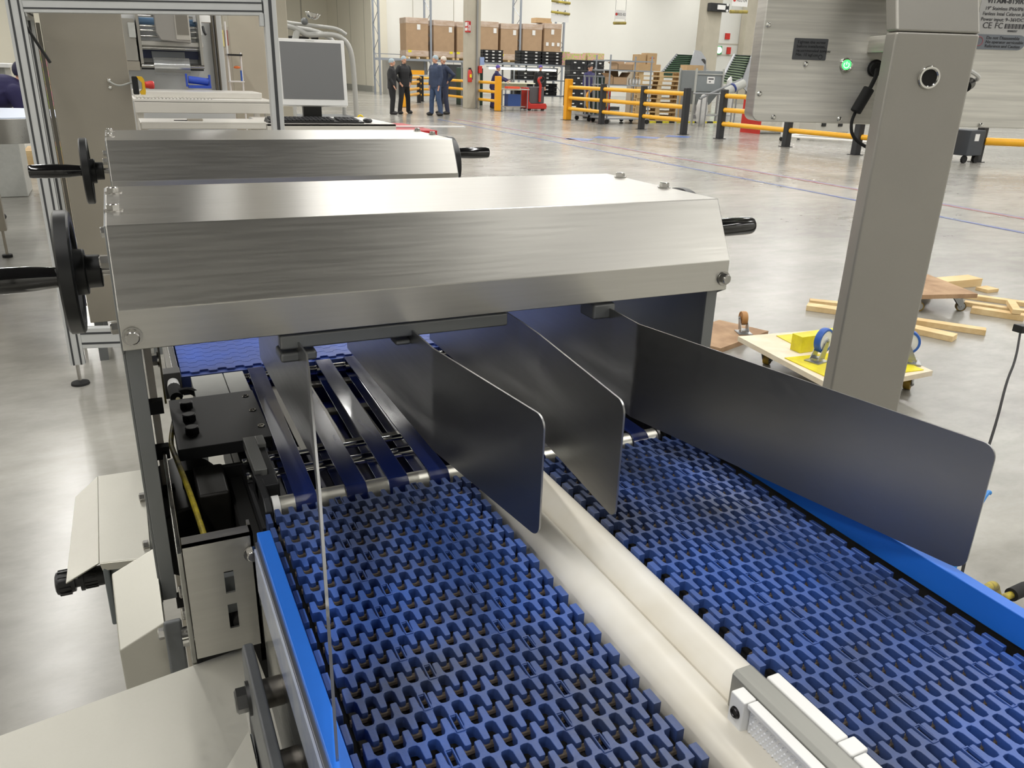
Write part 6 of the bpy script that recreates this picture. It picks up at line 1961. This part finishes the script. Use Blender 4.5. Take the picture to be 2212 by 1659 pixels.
for (x, y) in ((16.70, 21.98), (17.76, 21.98), (16.70, 22.82), (17.76, 22.82)):
    MB().box(x - 0.025, x + 0.025, y - 0.025, y + 0.025, 0, 1.70).build('frame_post', GREYPL, t)
MB().box(16.70, 17.76, 21.96, 21.99, 1.52, 1.55).box(16.70, 17.76, 21.96, 21.99, 0.32, 0.35).build('frame_rail', GREYPL, t)
t = thing('auger_pipe', 'slanted grey discharge pipe with deep blue cap crossing before the hopper', 'pipe', (17.0, 21.3, 0.7))
MB().cyl((16.4, 21.3, 0.82), (17.95, 21.3, 1.42), 0.035).build('pipe', GREYST, t)
MB().cyl((17.3, 21.25, 1.02), (18.0, 21.25, 1.30), 0.13).build('pipe_sleeve', GREYPL, t)
MB().torus((17.60, 21.24, 1.16), (0.9, 0, 0.4), 0.11, 0.04).build('blue_cap', mat('deep_blue_cap', srgb(36, 54, 120), 0.4), t)
for x in (16.5, 17.85):
    MB().cyl((x, 21.32, 0), (x, 21.32, 0.84 if x < 17 else 1.38), 0.022, seg=8).build('pipe_leg', GREYST, t)
BAG = mat('translucent_bag', srgb(206, 206, 204), 0.3, var=0.15, vscale=6, bump=0.6, bscale=8)
for i, (x, y, z, r) in enumerate(((16.78, 21.62, 0.47, (0.20, 0.15, 0.47)), (17.98, 21.9, 0.74, (0.17, 0.15, 0.74)))):
    q = MB().sph((x, y, z), r, 20)
    for v in q.bm.verts:
        v.co += Vector((math.sin(v.co.z * 31) * 0.02, 0, math.sin(v.co.x * 27) * 0.02))
    o = q.build('plastic_bag', BAG)
    tag(o, ['crumpled clear plastic bag hanging at the foot of the hopper', 'tall white plastic bag standing beside the hopper frame'][i], 'bag')
t = thing('roller_frame', 'grey tube stand with cross bars right of the last black post', 'stand', (16.8, 21.7, 0))
for x in (16.45, 16.95, 17.45):
    MB().cyl((x, 21.0, 0), (x, 21.0, 0.98), 0.02, seg=8).build('leg', GREYST, t)
MB().cyl((15.9, 21.0, 0.98), (17.5, 21.0, 0.98), 0.022, seg=8).build('cross_bar', GREYST, t)
MB().cyl((16.45, 21.0, 0.35), (17.45, 21.0, 0.35), 0.015, seg=8).build('cross_bar', GREYST, t)
o = MB().box(19.0, 19.75, 25.6, 26.0, 1.5, 1.85).build('carton_on_frame', CARDL)
tag(o, 'brown carton seen between column and pale green conveyor', 'box')
MB().box(19.02, 19.08, 25.65, 25.9, 0, 1.5).box(19.68, 19.74, 25.65, 25.9, 0, 1.5).build('carton_stand', GREYST, o)
# black and yellow kerb stripe behind the barrier
mb, m2 = MB(), MB()
for i in range(14):
    (mb if i % 2 else m2).box(15.6 + i * 0.26, 15.86 + i * 0.26, 23.1, 23.2, 0.0, 0.05)
t = thing('striped_kerb', 'low black and yellow striped kerb before the wooden pallets', 'kerb', (17, 23.1, 0))
mb.build('yellow_blocks', SIGNYEL, t)
m2.build('black_blocks', BLACKRUB, t)

# things behind the cabinets on the right
t = thing('white_tube_rack', 'white tube rack on castors seen below the left cabinet', 'rack', (15.4, 15.4, 0))
for (p, q) in (((15.05, 16.1, 0.12), (16.1, 14.0, 0.12)), ((16.0, 16.5, 0.12), (17.0, 14.5, 0.12)), ((15.05, 16.1, 0.12), (15.05, 16.1, 1.1)), ((16.1, 14.0, 0.12), (16.1, 14.0, 1.1)), ((15.05, 16.1, 0.12), (16.0, 16.5, 0.12))):
    MB().tube([p, q], 0.032, seg=10).build('tube', WHITEPL, t)
for (x, y) in ((15.05, 16.1), (16.1, 14.0), (16.0, 16.5), (17.0, 14.5)):
    MB().cyl((x, y - 0.02, 0.05), (x, y + 0.02, 0.05), 0.05, seg=14).build('castor', BLACKRUB, t)
t = thing('grey_tool_case', 'pale grey case with two black latches below the left cabinet', 'case', (17.9, 17.6, 0))
MB().box(16.9, 18.2, 16.9, 17.5, 0.12, 0.62).build('case_body', mat('pale_grey_case', srgb(176, 174, 166), 0.5), t, bevel=0.05)
for x in (17.2, 17.8):
    MB().box(x - 0.07, x + 0.07, 16.87, 16.9, 0.30, 0.42).build('latch', BLACKPL, t)
for x in (17.0, 18.1):
    MB().cyl((x, 17.0, 0.06), (x, 17.08, 0.06), 0.06, seg=14).build('castor', BLACKRUB, t)
t = thing('red_sided_crate_cart', 'cream crate cart with red end panel below the left cabinet', 'cart', (17.3, 19.0, 0))
MB().box(16.35, 18.1, 18.4, 19.1, 0.05, 0.85).build('cart_body', mat('cream_cart', srgb(200, 196, 184), 0.6, var=0.2, vscale=6), t, bevel=0.02)
MB().box(16.26, 16.34, 18.35, 19.1, 0.0, 0.9).build('end_panel', RED, t)
t = thing('black_waste_cart', 'small black cart with white label on castors right of the steel post', 'cart', (15.5, 11.0, 0))
MB().box(14.95, 15.38, 10.9, 11.4, 0.14, 0.62).build('cart_body', mat('dark_cart_grey', srgb(62, 66, 72), 0.5), t, bevel=0.02)
MB().box(15.08, 15.2, 10.89, 10.9, 0.42, 0.55).build('white_label', WHITEPL, t)
for x in (15.0, 15.33):
    MB().cyl((x, 10.95, 0.07), (x, 11.0, 0.07), 0.07, seg=16).build('castor', BLACKRUB, t)
